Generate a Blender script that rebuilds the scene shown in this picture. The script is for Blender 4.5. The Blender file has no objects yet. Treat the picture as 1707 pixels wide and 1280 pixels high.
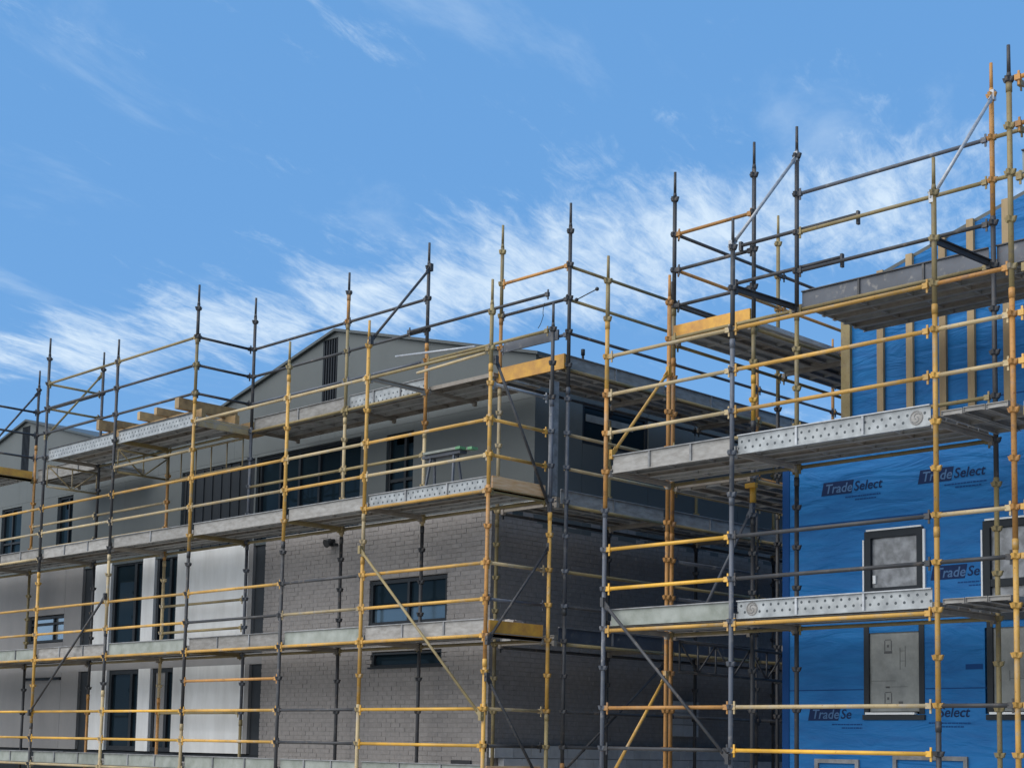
import bpy, bmesh, math, random
from mathutils import Vector, Matrix

rnd = random.Random(7)
sc = bpy.context.scene
col = sc.collection

# ------------------------------------------------------------------ camera
def make_camera():
    pitch, roll, yaw = math.radians(5.815), math.radians(1.109), math.radians(-45.293)
    f = Vector((math.sin(yaw) * math.cos(pitch), math.cos(yaw) * math.cos(pitch), math.sin(pitch)))
    r = Vector((math.cos(yaw), -math.sin(yaw), 0.0))
    u = r.cross(f)
    r2 = r * math.cos(roll) + u * math.sin(roll)
    u2 = -r * math.sin(roll) + u * math.cos(roll)
    cd = bpy.data.cameras.new('camera')
    cd.sensor_fit = 'HORIZONTAL'
    cd.sensor_width = 36.0
    cd.lens = 2541.6 / 1707.0 * 36.0
    cd.shift_y = (987.0 - 640.0) / 1707.0
    cd.shift_x = 0.0
    cd.clip_start = 0.1
    cd.clip_end = 3000.0
    co = bpy.data.objects.new('camera', cd)
    col.objects.link(co)
    m = Matrix((r2, u2, -f)).transposed().to_4x4()
    co.matrix_world = m
    sc.camera = co
make_camera()

# ------------------------------------------------------------------ light
SUN_DIR = Vector((-0.20, -0.72, 0.64)).normalized()      # towards the sun
SKY_STRENGTH = 0.0503
sc.view_settings.view_transform = 'Standard'
sc.view_settings.look = 'None'
sc.view_settings.exposure = 1.13      # exposed for the shaded fronts
sc.view_settings.gamma = 1.0
sc.view_settings.use_curve_mapping = False

def make_world():
    w = bpy.data.worlds.new('World')
    sc.world = w
    w.use_nodes = True
    nt = w.node_tree
    nt.nodes.clear()
    N, L = nt.nodes.new, nt.links.new
    out = N('ShaderNodeOutputWorld')
    bg = N('ShaderNodeBackground')
    bg.inputs['Strength'].default_value = SKY_STRENGTH
    L(bg.outputs[0], out.inputs[0])
    sky = N('ShaderNodeTexSky')
    sky.sky_type = 'NISHITA'
    sky.sun_disc = False
    sky.sun_elevation = math.asin(SUN_DIR.z)
    sky.sun_rotation = math.atan2(SUN_DIR.x, SUN_DIR.y)
    sky.altitude = 0.0
    sky.air_density = 1.0
    sky.dust_density = 0.3
    sky.ozone_density = 2.0
    # colour grade of the clear sky (evens out the pale horizon)
    mixc = N('ShaderNodeMixRGB'); mixc.blend_type = 'MIX'
    mixc.inputs[0].default_value = 0.72
    mixc.inputs[2].default_value = (1.42, 3.85, 7.9, 1)
    L(sky.outputs[0], mixc.inputs[1])
    # cirrus : direction projected on a flat layer
    tc = N('ShaderNodeTexCoord')
    sep = N('ShaderNodeSeparateXYZ'); L(tc.outputs['Generated'], sep.inputs[0])
    zc = N('ShaderNodeMath'); zc.operation = 'MAXIMUM'; zc.inputs[1].default_value = 0.06
    L(sep.outputs[2], zc.inputs[0])
    def div(a):
        n = N('ShaderNodeMath'); n.operation = 'DIVIDE'; L(a, n.inputs[0]); L(zc.outputs[0], n.inputs[1]); return n.outputs[0]
    X, Y = div(sep.outputs[0]), div(sep.outputs[1])
    def math2(op, a, b, clamp=False):
        n = N('ShaderNodeMath'); n.operation = op; n.use_clamp = clamp
        for i, v in enumerate((a, b)):
            if isinstance(v, (int, float)): n.inputs[i].default_value = v
            else: L(v, n.inputs[i])
        return n.outputs[0]
    def noise(sx, sy, scale, detail, rough, dist, off, rot=0.0):
        cb = N('ShaderNodeCombineXYZ'); L(X, cb.inputs[0]); L(Y, cb.inputs[1]); cb.inputs[2].default_value = off
        mp = N('ShaderNodeMapping'); mp.inputs['Scale'].default_value = (sx, sy, 1)
        mp.inputs['Rotation'].default_value = (0, 0, rot)
        L(cb.outputs[0], mp.inputs[0])
        n = N('ShaderNodeTexNoise'); n.inputs['Scale'].default_value = scale
        n.inputs['Detail'].default_value = detail; n.inputs['Roughness'].default_value = rough
        n.inputs['Distortion'].default_value = dist
        L(mp.outputs[0], n.inputs['Vector'])
        return n.outputs['Fac']
    # A runs away from the viewer's side, C across; cloud cells are stretched along A (seen foreshortened)
    A = math2('MULTIPLY', math2('SUBTRACT', Y, X), 0.7071); C = math2('MULTIPLY', math2('ADD', X, Y), 0.7071)
    def anoise(ka, kc, shear, detail, rough, dist, off):
        cb = N('ShaderNodeCombineXYZ')
        L(math2('MULTIPLY', math2('ADD', A, math2('MULTIPLY', C, shear)), ka), cb.inputs[0])
        L(math2('MULTIPLY', math2('ADD', C, math2('MULTIPLY', A, -shear * 0.5)), kc), cb.inputs[1]); cb.inputs[2].default_value = off
        n = N('ShaderNodeTexNoise'); n.inputs['Scale'].default_value = 1.0; n.inputs['Detail'].default_value = detail
        n.inputs['Roughness'].default_value = rough; n.inputs['Distortion'].default_value = dist
        L(cb.outputs[0], n.inputs['Vector']); return n.outputs['Fac']
    wob = noise(0.5, 0.5, 1.0, 2, 0.5, 0.0, 4.0)
    yy = math2('ADD', math2('SUBTRACT', Y, math2('MULTIPLY', math2('ADD', X, 2.4), 0.30)), math2('MULTIPLY', math2('SUBTRACT', wob, 0.5), 0.35))
    ph = math2('MULTIPLY', math2('SUBTRACT', yy, 2.16), 2 * math.pi / 1.9)
    band = math2('MULTIPLY', math2('ADD', math2('COSINE', ph, 0), 1.0), 0.5)
    band = math2('POWER', band, 2.6)
    soft = anoise(1.9, 4.6, 0.5, 7, 0.64, 0.5, 3.9)
    fib = anoise(4.6, 19.0, 0.9, 8, 0.70, 0.6, 7.1)
    puff = anoise(0.9, 1.5, 0.3, 3, 0.5, 0.0, 23.3)
    dens = math2('ADD', math2('MULTIPLY', soft, 0.86), math2('MULTIPLY', fib, 0.60))
    dens = math2('ADD', dens, math2('MULTIPLY', band, 0.36))
    dens = math2('ADD', dens, math2('MULTIPLY', math2('SUBTRACT', puff, 0.5), 0.42))
    mr = N('ShaderNodeMapRange'); mr.interpolation_type = 'SMOOTHSTEP'
    mr.inputs['From Min'].default_value = 0.83; mr.inputs['From Max'].default_value = 1.30
    L(dens, mr.inputs[0])
    fac = math2('MULTIPLY', mr.outputs[0], 0.92, True)
    thin = anoise(1.1, 2.6, 0.8, 7, 0.62, 0.4, 41.7)
    mt = N('ShaderNodeMapRange'); mt.interpolation_type = 'SMOOTHSTEP'
    mt.inputs['From Min'].default_value = 0.54; mt.inputs['From Max'].default_value = 0.80
    L(thin, mt.inputs[0])
    fac = math2('ADD', fac, math2('MULTIPLY', mt.outputs[0], 0.30), True)
    cl = N('ShaderNodeMixRGB'); cl.inputs[2].default_value = (6.6, 7.9, 9.2, 1)
    L(fac, cl.inputs[0]); L(mixc.outputs[0], cl.inputs[1])
    L(cl.outputs[0], bg.inputs['Color'])
make_world()

def make_sun():
    sd = bpy.data.lights.new('sun', 'SUN')
    sd.energy = 1.55
    sd.angle = math.radians(76)          # sun veiled by thin cloud: no crisp shadows in the photograph
    sd.color = (1.0, 0.93, 0.82)
    so = bpy.data.objects.new('sun', sd)
    so.rotation_euler = (-SUN_DIR).to_track_quat('-Z', 'Y').to_euler()
    so.location = (-40, 30, 60)
    col.objects.link(so)
make_sun()

# ------------------------------------------------------------------ materials
MATS = {}
def new_mat(name):
    m = bpy.data.materials.new(name); m.use_nodes = True
    nt = m.node_tree
    b = nt.nodes['Principled BSDF']
    MATS[name] = m
    return m, nt, b

def basic(name, c, rough=0.6, metal=0.0, var=0.25, scale=6.0, spec=0.5, bump=0.0, stretch=(1, 1, 1), c2=None, patch=0.0):
    """noise mottled surface, colour c drifting towards c2"""
    m, nt, b = new_mat(name)
    N, L = nt.nodes.new, nt.links.new
    tc = N('ShaderNodeTexCoord'); oi = N('ShaderNodeObjectInfo')
    geo = N('ShaderNodeNewGeometry')
    mp = N('ShaderNodeMapping'); mp.inputs['Scale'].default_value = stretch
    L(geo.outputs['Position'], mp.inputs[0])
    n1 = N('ShaderNodeTexNoise'); n1.inputs['Scale'].default_value = scale; n1.inputs['Detail'].default_value = 6
    n1.inputs['Roughness'].default_value = 0.65
    L(mp.outputs[0], n1.inputs['Vector'])
    if c2 is None: c2 = tuple(x * (1 - var) for x in c)
    r = N('ShaderNodeValToRGB')
    r.color_ramp.elements[0].position = 0.32; r.color_ramp.elements[0].color = (*c2, 1)
    r.color_ramp.elements[1].position = 0.66; r.color_ramp.elements[1].color = (*c, 1)
    L(n1.outputs['Fac'], r.inputs[0])
    hs = N('ShaderNodeHueSaturation')
    mr = N('ShaderNodeMapRange'); mr.inputs[3].default_value = 1 - var * 0.6; mr.inputs[4].default_value = 1 + var * 0.6
    L(oi.outputs['Random'], mr.inputs[0]); L(mr.outputs[0], hs.inputs['Value'])
    L(r.outputs[0], hs.inputs['Color'])
    L(hs.outputs[0], b.inputs['Base Color'])
    b.inputs['Roughness'].default_value = rough; b.inputs['Metallic'].default_value = metal
    b.inputs['Specular IOR Level'].default_value = spec
    if bump:
        bp = N('ShaderNodeBump'); bp.inputs['Strength'].default_value = bump; bp.inputs['Distance'].default_value = 0.01
        L(n1.outputs['Fac'], bp.inputs['Height']); L(bp.outputs[0], b.inputs['Normal'])
    return m

def painted(name, paint, under, rust_amt=0.5, rough=0.5, rust=(0.16, 0.055, 0.018), dust=0.25):
    """worn painted steel tube: paint, chips to metal, rust streaks, cement dust"""
    m, nt, b = new_mat(name)
    N, L = nt.nodes.new, nt.links.new
    geo = N('ShaderNodeNewGeometry'); oi = N('ShaderNodeObjectInfo')
    addv = N('ShaderNodeVectorMath'); addv.operation = 'ADD'
    L(geo.outputs['Position'], addv.inputs[0])
    sc_ = N('ShaderNodeVectorMath'); sc_.operation = 'SCALE'; sc_.inputs['Scale'].default_value = 37.0
    cb = N('ShaderNodeCombineXYZ')
    for i in range(3): L(oi.outputs['Random'], cb.inputs[i])
    L(cb.outputs[0], sc_.inputs[0]); L(sc_.outputs[0], addv.inputs[1])
    def noise(s, d, ro=0.6):
        n = N('ShaderNodeTexNoise'); n.inputs['Scale'].default_value = s; n.inputs['Detail'].default_value = d
        n.inputs['Roughness'].default_value = ro; L(addv.outputs[0], n.inputs['Vector']); return n.outputs['Fac']
    def ramp(src, a, bb):
        r = N('ShaderNodeMapRange'); r.interpolation_type = 'SMOOTHSTEP'
        r.inputs['From Min'].default_value = a; r.inputs['From Max'].default_value = bb; L(src, r.inputs[0]); return r.outputs[0]
    def mix(f, a, bb):
        n = N('ShaderNodeMixRGB'); L(f, n.inputs[0])
        if isinstance(a, tuple): n.inputs[1].default_value = (*a, 1)
        else: L(a, n.inputs[1])
        if isinstance(bb, tuple): n.inputs[2].default_value = (*bb, 1)
        else: L(bb, n.inputs[2])
        return n.outputs[0]
    big = noise(1.6, 3); mid = noise(9, 6); fine = noise(34, 5, 0.7)
    p2 = tuple(x * 0.72 for x in paint)
    c = mix(ramp(big, 0.35, 0.65), p2, paint)
    c = mix(ramp(mid, 0.66 - 0.14 * rust_amt, 0.72), c, under)
    c = mix(ramp(fine, 0.68 - 0.2 * rust_amt, 0.76), c, rust)
    d = N('ShaderNodeMath'); d.operation = 'MULTIPLY'; d.inputs[1].default_value = dust
    L(ramp(noise(4.5, 6), 0.5, 0.75), d.inputs[0])
    c = mix(d.outputs[0], c, (0.36, 0.34, 0.30))
    hs = N('ShaderNodeHueSaturation')
    mr = N('ShaderNodeMapRange'); mr.inputs[3].default_value = 0.78; mr.inputs[4].default_value = 1.18
    L(oi.outputs['Random'], mr.inputs[0]); L(mr.outputs[0], hs.inputs['Value']); L(c, hs.inputs['Color'])
    L(hs.outputs[0], b.inputs['Base Color'])
    b.inputs['Roughness'].default_value = rough
    bp = N('ShaderNodeBump'); bp.inputs['Strength'].default_value = 0.25; bp.inputs['Distance'].default_value = 0.004
    L(mid, bp.inputs['Height']); L(bp.outputs[0], b.inputs['Normal'])
    return m

YELLOW = painted('yellow_paint', (0.62, 0.345, 0.07), (0.40, 0.27, 0.12), 0.62, 0.55, dust=0.45)
BRIGHT = painted('bright_yellow_paint', (0.74, 0.40, 0.045), (0.55, 0.30, 0.06), 0.3, 0.45, dust=0.22)
ORANGE = painted('rusty_orange_paint', (0.50, 0.24, 0.06), (0.24, 0.12, 0.05), 0.8, 0.6)
OLIVE = painted('worn_olive_paint', (0.30, 0.23, 0.10), (0.17, 0.13, 0.08), 0.75, 0.6)
PALE = painted('dusty_pale_paint', (0.50, 0.38, 0.20), (0.36, 0.30, 0.22), 0.65, 0.6, dust=0.6)
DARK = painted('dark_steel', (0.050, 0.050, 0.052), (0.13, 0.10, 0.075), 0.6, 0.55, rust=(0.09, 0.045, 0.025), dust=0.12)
BLUISH = painted('bluish_steel', (0.10, 0.11, 0.13), (0.20, 0.19, 0.18), 0.6, 0.55, rust=(0.12, 0.06, 0.04), dust=0.2)
GALV = basic('galvanised_steel', (0.46, 0.47, 0.48), 0.5, 0.35, 0.3, 14.0)
DULLGALV = basic('dull_galvanised_steel', (0.30, 0.30, 0.30), 0.65, 0.15, 0.35, 7.0, c2=(0.17, 0.165, 0.16), spec=0.3)
PLANK = basic('plank_steel', (0.46, 0.45, 0.43), 0.7, 0.1, 0.4, 5.0, c2=(0.34, 0.33, 0.31), bump=0.2)
RUSTPLANK = basic('brown_plank_steel', (0.36, 0.32, 0.27), 0.75, 0.1, 0.35, 5.0, c2=(0.25, 0.215, 0.18), bump=0.2)
TOEDUST = basic('dusty_toe_board', (0.36, 0.345, 0.32), 0.8, 0.0, 0.3, 5.0, c2=(0.22, 0.205, 0.185), spec=0.2, stretch=(1, 1, 3))
TOEGREEN = basic('greenish_toe_board', (0.33, 0.345, 0.31), 0.8, 0.0, 0.25, 4.0, c2=(0.21, 0.225, 0.19), spec=0.2)
ENDYELLOW = basic('yellow_end_board', (0.66, 0.35, 0.05), 0.6, 0.0, 0.2, 6.0, c2=(0.44, 0.21, 0.05))
ENDWOOD = basic('weathered_end_board', (0.72, 0.50, 0.30), 0.7, 0.0, 0.2, 4.0, c2=(0.60, 0.33, 0.13), stretch=(1, 1, 8))
TIMBER = basic('framing_timber', (0.40, 0.29, 0.155), 0.75, 0.0, 0.3, 5.0, c2=(0.28, 0.19, 0.10), stretch=(1, 1, 0.25))
JOIST = basic('joist_timber', (0.52, 0.34, 0.15), 0.7, 0.0, 0.35, 8.0, c2=(0.30, 0.19, 0.09))
GREY = basic('grey_cladding', (0.118, 0.128, 0.124), 0.65, 0.0, 0.08, 0.9, c2=(0.104, 0.114, 0.110), spec=0.25)
TAUPE = basic('taupe_render', (0.23, 0.22, 0.21), 0.8, 0.0, 0.15, 1.5, stretch=(1, 1, 0.4), c2=(0.19, 0.185, 0.18))
WHITE = basic('pale_render', (0.72, 0.72, 0.70), 0.8, 0.0, 0.12, 2.2, stretch=(1, 1, 0.22), c2=(0.56, 0.555, 0.53), spec=0.2, bump=0.1)
BRICK = basic('grey_brick', (0.29, 0.265, 0.245), 0.85, 0.0, 0.16, 11.0, c2=(0.225, 0.205, 0.19), bump=0.3)
MORTAR = basic('mortar', (0.265, 0.245, 0.225), 0.95, 0.0, 0.2, 8.0)
CONCRETE = basic('concrete_block', (0.56, 0.56, 0.55), 0.9, 0.0, 0.2, 5.0, c2=(0.44, 0.44, 0.43), bump=0.3)
FRAME = basic('dark_window_frame', (0.030, 0.035, 0.040), 0.55, 0.0, 0.2, 3.0, spec=0.15)
REVEAL_REFLECTION = basic('white_reveal_and_reflection', (0.80, 0.80, 0.78), 0.6, 0.0, 0.1, 3.0)  # reveal strips, also the reflections painted into the upper windows
ROOF = basic('roof_metal', (0.055, 0.065, 0.062), 0.45, 0.0, 0.2, 2.0)
GRAVEL = basic('site_ground', (0.46, 0.42, 0.36), 0.95, 0.0, 0.3, 0.6, c2=(0.36, 0.33, 0.28), bump=0.5)
GREEN = basic('green_plastic', (0.13, 0.32, 0.15), 0.35, 0.0, 0.2, 5.0)
RUBBLE = basic('pale_rubble', (0.44, 0.40, 0.36), 0.9, 0.0, 0.4, 9.0)
BLACK = basic('black_plastic', (0.02, 0.021, 0.022), 0.5, 0.0, 0.2, 5.0)
PANELGREY = basic('fibre_cement_panel', (0.27, 0.275, 0.255), 0.85, 0.0, 0.25, 4.0, c2=(0.17, 0.175, 0.165))
PRINT = basic('navy_print', (0.014, 0.030, 0.085), 0.7, 0.0, 0.1, 3.0, spec=0.1)
PRINTLIGHT = basic('pale_print', (0.075, 0.15, 0.28), 0.7, 0.0, 0.1, 3.0, spec=0.1)
PRINTMID = basic('mid_print', (0.012, 0.06, 0.19), 0.7, 0.0, 0.1, 3.0, spec=0.1)
PENCIL = basic('pencil_mark', (0.09, 0.09, 0.088), 0.8, 0.0, 0.1, 3.0)
DARKROOM = basic('dark_interior', (0.02, 0.021, 0.024), 0.9, 0.0, 0.2, 2.0)

def make_glass():
    m, nt, b = new_mat('window_glass')
    N, L = nt.nodes.new, nt.links.new
    geo = N('ShaderNodeNewGeometry')
    n = N('ShaderNodeTexNoise'); n.inputs['Scale'].default_value = 0.9; n.inputs['Detail'].default_value = 3
    L(geo.outputs['Position'], n.inputs['Vector'])
    r = N('ShaderNodeValToRGB')
    r.color_ramp.elements[0].color = (0.006, 0.012, 0.017, 1); r.color_ramp.elements[1].color = (0.016, 0.030, 0.040, 1)
    L(n.outputs['Fac'], r.inputs[0]); L(r.outputs[0], b.inputs['Base Color'])
    b.inputs['Roughness'].default_value = 0.04
    b.inputs['IOR'].default_value = 1.4; b.inputs['Specular IOR Level'].default_value = 0.10
    bp = N('ShaderNodeBump'); bp.inputs['Strength'].default_value = 0.03; L(n.outputs['Fac'], bp.inputs['Height']); L(bp.outputs[0], b.inputs['Normal'])
    return m
GLASS = make_glass()

def make_mirror():
    m, nt, b = new_mat('coated_glass')
    b.inputs['Base Color'].default_value = (0.42, 0.46, 0.48, 1)
    b.inputs['Metallic'].default_value = 0.75
    b.inputs['Roughness'].default_value = 0.08
    return m
COATED = make_mirror()
REFLECTPANE = basic('painted_reflection_glass', (0.11, 0.17, 0.22), 0.08, 0.3, 0.1, 1.5, spec=0.4)  # paler glass colour that paints in a reflection

def make_film():
    m, nt, b = new_mat('frosted_film')
    N, L = nt.nodes.new, nt.links.new
    geo = N('ShaderNodeNewGeometry')
    n = N('ShaderNodeTexNoise'); n.inputs['Scale'].default_value = 7; n.inputs['Detail'].default_value = 9; n.inputs['Distortion'].default_value = 0.3
    L(geo.outputs['Position'], n.inputs['Vector'])
    r = N('ShaderNodeValToRGB')
    r.color_ramp.elements[0].position = 0.38; r.color_ramp.elements[0].color = (0.13, 0.135, 0.14, 1)
    r.color_ramp.elements[1].position = 0.62; r.color_ramp.elements[1].color = (0.30, 0.31, 0.32, 1)
    L(n.outputs['Fac'], r.inputs[0]); L(r.outputs[0], b.inputs['Base Color']); b.inputs['Roughness'].default_value = 0.3
    return m
FILM = make_film()

def make_wrap(name, c, c2):
    m, nt, b = new_mat(name)
    N, L = nt.nodes.new, nt.links.new
    geo = N('ShaderNodeNewGeometry')
    mp = N('ShaderNodeMapping'); mp.inputs['Scale'].default_value = (0.7, 0.7, 3.0); L(geo.outputs['Position'], mp.inputs[0])
    n = N('ShaderNodeTexNoise'); n.inputs['Scale'].default_value = 2.4; n.inputs['Detail'].default_value = 6; n.inputs['Distortion'].default_value = 0.6
    L(mp.outputs[0], n.inputs['Vector'])
    r = N('ShaderNodeValToRGB')
    r.color_ramp.elements[0].position = 0.3; r.color_ramp.elements[0].color = (*c2, 1)
    r.color_ramp.elements[1].position = 0.7; r.color_ramp.elements[1].color = (*c, 1)
    L(n.outputs['Fac'], r.inputs[0]); L(r.outputs[0], b.inputs['Base Color'])
    b.inputs['Roughness'].default_value = 0.6; b.inputs['Specular IOR Level'].default_value = 0.25
    n2 = N('ShaderNodeTexNoise'); n2.inputs['Scale'].default_value = 1.9; n2.inputs['Detail'].default_value = 4; n2.inputs['Distortion'].default_value = 1.0
    L(mp.outputs[0], n2.inputs['Vector'])
    bp = N('ShaderNodeBump'); bp.inputs['Strength'].default_value = 0.8; bp.inputs['Distance'].default_value = 0.06
    L(n2.outputs['Fac'], bp.inputs['Height']); L(bp.outputs[0], b.inputs['Normal'])
    return m
WRAP = make_wrap('blue_building_wrap', (0.014, 0.165, 0.42), (0.010, 0.115, 0.32))

def make_perforated():
    """galvanised toe board sheet with staggered punched holes (flat pattern on the web)"""
    m, nt, b = new_mat('perforated_galvanised')
    N, L = nt.nodes.new, nt.links.new
    tc = N('ShaderNodeTexCoord')
    sep = N('ShaderNodeSeparateXYZ'); L(tc.outputs['Object'], sep.inputs[0])
    def mt(op, a, bb):
        n = N('ShaderNodeMath'); n.operation = op
        for i, v in enumerate((a, bb)):
            if isinstance(v, (int, float)): n.inputs[i].default_value = v
            else: L(v, n.inputs[i])
        return n.outputs[0]
    P, Q = 0.105, 0.075
    def grid(ox, oz):
        fx = mt('SUBTRACT', mt('FRACT', mt('ADD', mt('DIVIDE', sep.outputs[0], P), ox), 0), 0.5)
        fz = mt('SUBTRACT', mt('FRACT', mt('ADD', mt('DIVIDE', sep.outputs[2], Q * 2), oz), 0), 0.5)
        ax = mt('MULTIPLY', fx, P); az = mt('MULTIPLY', fz, Q * 2)
        d = mt('SQRT', mt('ADD', mt('MULTIPLY', ax, ax), mt('MULTIPLY', az, az)), 0)
        return mt('LESS_THAN', d, 0.0165)
    hole = mt('MAXIMUM', grid(0.0, 0.0), grid(0.5, 0.5))
    inside = mt('MULTIPLY', mt('GREATER_THAN', sep.outputs[2], 0.03), mt('LESS_THAN', sep.outputs[2], 0.19))
    hole = mt('MULTIPLY', hole, inside)
    geo = N('ShaderNodeNewGeometry')
    n1 = N('ShaderNodeTexNoise'); n1.inputs['Scale'].default_value = 8; n1.inputs['Detail'].default_value = 5; L(geo.outputs['Position'], n1.inputs['Vector'])
    r = N('ShaderNodeValToRGB'); r.color_ramp.elements[0].position = 0.3; r.color_ramp.elements[0].color = (0.23, 0.24, 0.24, 1)
    r.color_ramp.elements[1].position = 0.7; r.color_ramp.elements[1].color = (0.41, 0.425, 0.42, 1); L(n1.outputs['Fac'], r.inputs[0])
    mx = N('ShaderNodeMixRGB'); L(hole, mx.inputs[0]); L(r.outputs[0], mx.inputs[1]); mx.inputs[2].default_value = (0.05, 0.06, 0.065, 1)
    L(mx.outputs[0], b.inputs['Base Color'])
    b.inputs['Roughness'].default_value = 0.5; b.inputs['Metallic'].default_value = 0.1
    return m
PERF = make_perforated()

# ------------------------------------------------------------------ mesh helpers
class MB:
    def __init__(s): s.v = []; s.f = []; s.mi = []; s.mats = []; s.sm = []
    def m(s, mat):
        if mat not in s.mats: s.mats.append(mat)
        return s.mats.index(mat)
    def hexa(s, pts, mat):
        b = len(s.v); k = s.m(mat); s.v += [tuple(p) for p in pts]
        for q in ((0, 3, 2, 1), (4, 5, 6, 7), (0, 1, 5, 4), (1, 2, 6, 5), (2, 3, 7, 6), (3, 0, 4, 7)):
            s.f.append(tuple(b + i for i in q)); s.mi.append(k); s.sm.append(False)
    def box(s, x0, x1, y0, y1, z0, z1, mat):
        s.hexa(((x0, y0, z0), (x1, y0, z0), (x1, y1, z0), (x0, y1, z0), (x0, y0, z1), (x1, y0, z1), (x1, y1, z1), (x0, y1, z1)), mat)
    def bar(s, p, q, w, h, mat, up=(0, 0, 1)):
        p, q = Vector(p), Vector(q); d = (q - p).normalized(); u = Vector(up)
        if abs(d.dot(u)) > 0.98: u = Vector((0, 1, 0))
        r = d.cross(u).normalized() * (w / 2); t = r.cross(d).normalized() * (h / 2)
        s.hexa((p - r - t, p + r - t, q + r - t, q - r - t, p - r + t, p + r + t, q + r + t, q - r + t), mat)
    def tube(s, p, q, r0, mat, r1=None, n=10, cap=True):
        p, q = Vector(p), Vector(q); r1 = r0 if r1 is None else r1
        d = (q - p).normalized(); u = Vector((0, 0, 1)) if abs(d.z) < 0.9 else Vector((1, 0, 0))
        a = d.cross(u).normalized(); c = a.cross(d).normalized()
        b = len(s.v); k = s.m(mat)
        for P, R in ((p, r0), (q, r1)):
            for i in range(n):
                t = 2 * math.pi * i / n
                s.v.append(tuple(P + a * (R * math.cos(t)) + c * (R * math.sin(t))))
        for i in range(n):
            j = (i + 1) % n
            s.f.append((b + j, b + i, b + n + i, b + n + j)); s.mi.append(k); s.sm.append(True)
        if cap:
            s.f.append(tuple(b + i for i in range(n))); s.mi.append(k); s.sm.append(False)
            s.f.append(tuple(b + n + i for i in reversed(range(n)))); s.mi.append(k); s.sm.append(False)
    def path(s, pts, r, mat, n=8):
        for a, b in zip(pts[:-1], pts[1:]): s.tube(a, b, r, mat, n=n)
    def poly(s, pts, mat):
        b = len(s.v); s.v += [tuple(p) for p in pts]; s.f.append(tuple(range(b, b + len(pts)))); s.mi.append(s.m(mat)); s.sm.append(False)
    def prism(s, pts, y0, y1, mat):
        """outline pts (x,z), counter-clockwise seen from -y"""
        b = len(s.v); k = s.m(mat); n = len(pts)
        s.v += [(x, y0, z) for x, z in pts] + [(x, y1, z) for x, z in pts]
        s.f.append(tuple(range(b, b + n))); s.mi.append(k); s.sm.append(False)
        s.f.append(tuple(reversed(range(b + n, b + 2 * n)))); s.mi.append(k); s.sm.append(False)
        for i in range(n):
            j = (i + 1) % n
            s.f.append((b + j, b + i, b + n + i, b + n + j)); s.mi.append(k); s.sm.append(False)
    def mesh(s, name):
        me = bpy.data.meshes.new(name); me.from_pydata(s.v, [], s.f)
        for mt in s.mats: me.materials.append(mt)
        me.polygons.foreach_set('material_index', s.mi); me.polygons.foreach_set('use_smooth', s.sm)
        me.update(); return me
    def build(s, name, parent=None, loc=None):
        return place(name, s.mesh(name), parent, loc)

def place(name, me, parent=None, loc=None, rot=None):
    o = bpy.data.objects.new(name, me); col.objects.link(o)
    if parent is not None: o.parent = parent
    if loc is not None: o.location = loc
    if rot is not None: o.rotation_euler = rot
    return o

def tag(o, label=None, cat=None, group=None, kind=None):
    if label: o['label'] = label
    if cat: o['category'] = cat
    if group: o['group'] = group
    if kind: o['kind'] = kind
    return o

def thing(name, label, cat, group=None, loc=(0, 0, 0)):
    o = bpy.data.objects.new(name, None); o.empty_display_size = 0.3; o.location = loc
    col.objects.link(o); return tag(o, label, cat, group)

# ------------------------------------------------------------------ ground
GZ = -1.75
g = MB(); g.poly([(-600, -300, GZ), (300, -300, GZ), (300, 600, GZ), (-600, 600, GZ)], GRAVEL)
tag(g.build('ground'), kind='structure')

# ------------------------------------------------------------------ terrace (left building)
terrace = thing('terrace_building', 'grey terrace with brick end wall, pale panels and twin low gables', 'building', loc=(0, 0, 0))
FY, UY = 15.9, 16.8           # front planes of the lower and the upper storeys
XR = -16.53                   # right end of the block
BY = 44.0                     # back
ZT = 3.64                     # top of the lower storeys

def part(mb, name, parent=terrace): return mb.build(name, parent)

# brick wall --------------------------------------------------------------
bx0 = -22.35
openings = [(-19.40, -17.50, 1.93, 2.68), (-19.30, -17.60, 1.25, 1.50)]
core = MB()
core.box(bx0 + 0.02, XR - 0.02, FY + 0.10, FY + 0.35, GZ, ZT, MORTAR)
core.box(XR - 0.35, XR - 0.02, FY + 0.351, BY, GZ, ZT, MORTAR)
# the mortar bed comes almost flush with the bricks, except at the openings
def bed(x0, x1, z0, z1): core.box(x0, x1, FY + 0.004, FY + 0.099, z0, z1, MORTAR)
bed(bx0 + 0.02, -19.42, GZ, ZT); bed(-17.48, XR - 0.004, GZ, ZT)
bed(-19.42, -17.48, GZ, 1.24); bed(-19.42, -17.48, 1.51, 1.92); bed(-19.42, -17.48, 2.69, ZT)
core.box(XR - 0.019, XR - 0.005, FY + 0.1, BY, GZ, ZT, MORTAR)
tag(part(core, 'mortar_bed'))
def brick_mesh(L, H, D):
    b = bmesh.new(); bmesh.ops.create_cube(b, size=1.0)
    for v in b.verts: v.co = Vector((v.co.x * L, v.co.y * D, v.co.z * H))
    fr = [e for e in b.edges if all(v.co.y < 0 for v in e.verts)]
    bmesh.ops.bevel(b, geom=fr, offset=0.003, segments=1, affect='EDGES')
    me = bpy.data.meshes.new('brick'); b.to_mesh(me); b.free(); me.materials.append(BRICK); return me
BL, BH, BD, JO = 0.215, 0.064, 0.09, 0.009
whole = brick_mesh(BL, BH, BD)
stuff = MB()
cand = []
row = 0; z = GZ
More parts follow.
